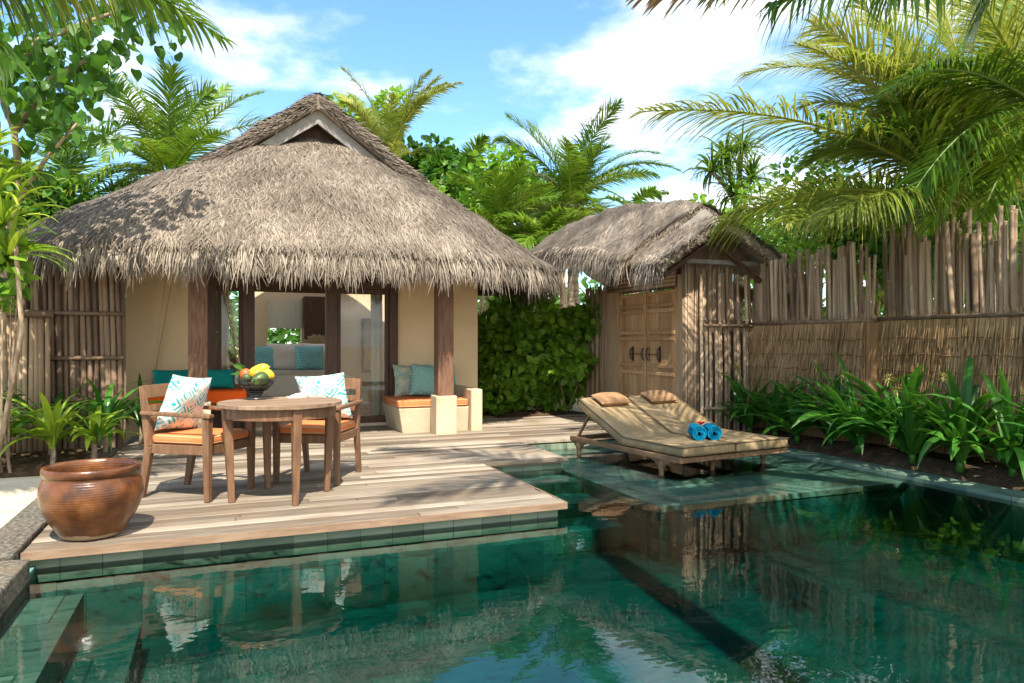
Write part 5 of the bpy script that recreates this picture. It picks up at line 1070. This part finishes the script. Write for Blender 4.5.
# lime shrub at the left edge
bF=at(5,430,6.6); cs=[at(px,py,6.6) for px,py in ((4,245),(12,262),(2,285),(18,280),(-12,262),(-14,300),(-20,250))]
bush('lime_shrub','lime leaved shrub hanging over the bark panel at the left edge','shrub',(bF[0],bF[1],-.05),cs,[.17,.15,.16,.12,.2,.2,.22],900,.12,M['leaf_bright'],T=HT,F=LEAF_F,stems=5,trunk_r=.015)
# dracaena at the left edge
bG=at(-6,440,6.5); root=empty('dragon_tree',(bG[0],bG[1],-.05),0,'dragon tree with yellow-green strap leaves in front of the left eave','tree')
MB().tube(np.array([(bG[0],bG[1],-.05),at(22,330,6.5),at(16,250,6.5),at(5,200,6.5)]),[.024,.022,.02,.018],8).build('trunk',M['bark'],root,off=(bG[0],bG[1],-.05),smooth=True)
for px,py in ((-6,195),(-22,165),(2,225),(8,255)): straps(MB(),at(px,py,6.5),40,.62,.022,el=(0,80),droop=(40,110),tone=(.25,1),m=8).build('leaf_head',M['strap_bright'],root,off=(bG[0],bG[1],-.05))
# shade palms outside the frame, behind the viewer at the left
for (bx,by),(tx,ty,tz_),lab in (((8.6,1.6),(8.0,2.4,5.2),'palm outside the frame beyond the near end of the reed fence'),((2.0,-3.2),(2.2,.7,7.4),'tall palm leaning out behind the viewer')):
    palm_tree('coconut_palm',(bx,by,-.05),(tx,ty,tz_),crown_fronds(7,2.6,60,-20,tone=(.2,.6)),lab,Lmax=.7,n=44,width=.022,bend=(0,-.3,.4))
# ------------------------------------------------------------------ sky, sun, camera
SUN_EL=R(54); sx,sy=-.17,-.985      # horizontal direction toward the sun
w=bpy.data.worlds.new('World'); scn.world=w; w.use_nodes=True; t=w.node_tree
for n in list(t.nodes): t.nodes.remove(n)
def N(ty,**kw):
    n=t.nodes.new(ty)
    for k,v in kw.items():
        if hasattr(n,k): setattr(n,k,v)
        else: n.inputs[k.replace('_',' ')].default_value=v
    return n
L=lambda a,b: t.links.new(a,b)
sky=N('ShaderNodeTexSky',sky_type='NISHITA'); sky.sun_disc=False; sky.sun_elevation=SUN_EL; sky.sun_rotation=math.atan2(sx,sy)%(2*PI); sky.air_density=1.0; sky.dust_density=.4; sky.ozone_density=1.6
geo=N('ShaderNodeNewGeometry'); tc=N('ShaderNodeTexCoord'); sp=N('ShaderNodeSeparateXYZ'); L(tc.outputs['Generated'],sp.inputs[0])
den=math_(N,L,'ADD',math_(N,L,'MAXIMUM',sp.outputs[2],.0),.16)
cx_=math_(N,L,'DIVIDE',sp.outputs[0],den); cy_=math_(N,L,'DIVIDE',sp.outputs[1],den)
cb=N('ShaderNodeCombineXYZ'); L(cx_,cb.inputs[0]); L(cy_,cb.inputs[1])
mp=N('ShaderNodeMapping'); mp.inputs['Location'].default_value=(3.1,1.7,0); L(cb.outputs[0],mp.inputs[0])
n1=N('ShaderNodeTexNoise',Scale=1.15,Detail=9,Roughness=.56); L(mp.outputs[0],n1.inputs['Vector'])
# more cloud toward the right of the view
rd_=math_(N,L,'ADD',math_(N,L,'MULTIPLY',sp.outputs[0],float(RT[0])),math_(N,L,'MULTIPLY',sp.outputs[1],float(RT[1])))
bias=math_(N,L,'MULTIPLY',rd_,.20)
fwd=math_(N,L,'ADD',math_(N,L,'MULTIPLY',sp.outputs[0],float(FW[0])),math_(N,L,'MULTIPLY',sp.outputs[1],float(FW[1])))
bias=math_(N,L,'ADD',bias,math_(N,L,'MULTIPLY',math_(N,L,'SUBTRACT',.2,math_(N,L,'MINIMUM',fwd,.2)),.16))  # extra unseen cloud behind the viewer, added as white fill light
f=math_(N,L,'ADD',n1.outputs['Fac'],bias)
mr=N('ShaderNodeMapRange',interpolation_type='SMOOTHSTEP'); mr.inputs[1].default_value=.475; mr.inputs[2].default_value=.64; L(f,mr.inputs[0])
n2=N('ShaderNodeTexNoise',Scale=2.6,Detail=6); L(mp.outputs[0],n2.inputs['Vector'])
cc=ramp(N,[(.3,(4.2,4.4,4.6)),(.7,(9.0,8.8,8.5))]); L(n2.outputs['Fac'],cc.inputs[0])
skyc=mixc(N,L,1.0,sky.outputs[0],(.74,.98,1.04),'MULTIPLY')
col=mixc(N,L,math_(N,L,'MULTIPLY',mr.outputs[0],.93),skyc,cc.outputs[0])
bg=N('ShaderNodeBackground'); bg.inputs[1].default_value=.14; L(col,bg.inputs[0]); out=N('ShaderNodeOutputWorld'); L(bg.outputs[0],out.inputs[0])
ld=bpy.data.lights.new('sun','SUN'); ld.energy=4.25; ld.angle=R(.5); ld.color=(1,.905,.76); so_=bpy.data.objects.new('sun',ld); COL.objects.link(so_)
from mathutils import Vector
h_=math.hypot(sx,sy); D=Vector((-sx/h_*math.cos(SUN_EL),-sy/h_*math.cos(SUN_EL),-math.sin(SUN_EL))); so_.rotation_euler=D.to_track_quat('-Z','Y').to_euler(); so_.location=(4,-9,14)
cd=bpy.data.cameras.new('camera'); cd.sensor_width=36; cd.lens=F_PX*36/1024; cd.clip_start=.05; cd.clip_end=1000
cam=bpy.data.objects.new('camera',cd); COL.objects.link(cam); cam.location=(0,0,EYE); cam.rotation_euler=(PI/2,0,-YAW); scn.camera=cam
scn.render.resolution_x=1024; scn.render.resolution_y=683
scn.view_settings.view_transform='Standard'; scn.view_settings.look='None'; scn.view_settings.gamma=1; scn.view_settings.exposure=1.12
scn.cycles.use_denoising=True; scn.cycles.max_bounces=8; scn.cycles.diffuse_bounces=4; scn.cycles.glossy_bounces=4; scn.cycles.transmission_bounces=4; scn.cycles.transparent_max_bounces=12; scn.cycles.sample_clamp_indirect=6
scn.cycles.caustics_reflective=False; scn.cycles.caustics_refractive=False
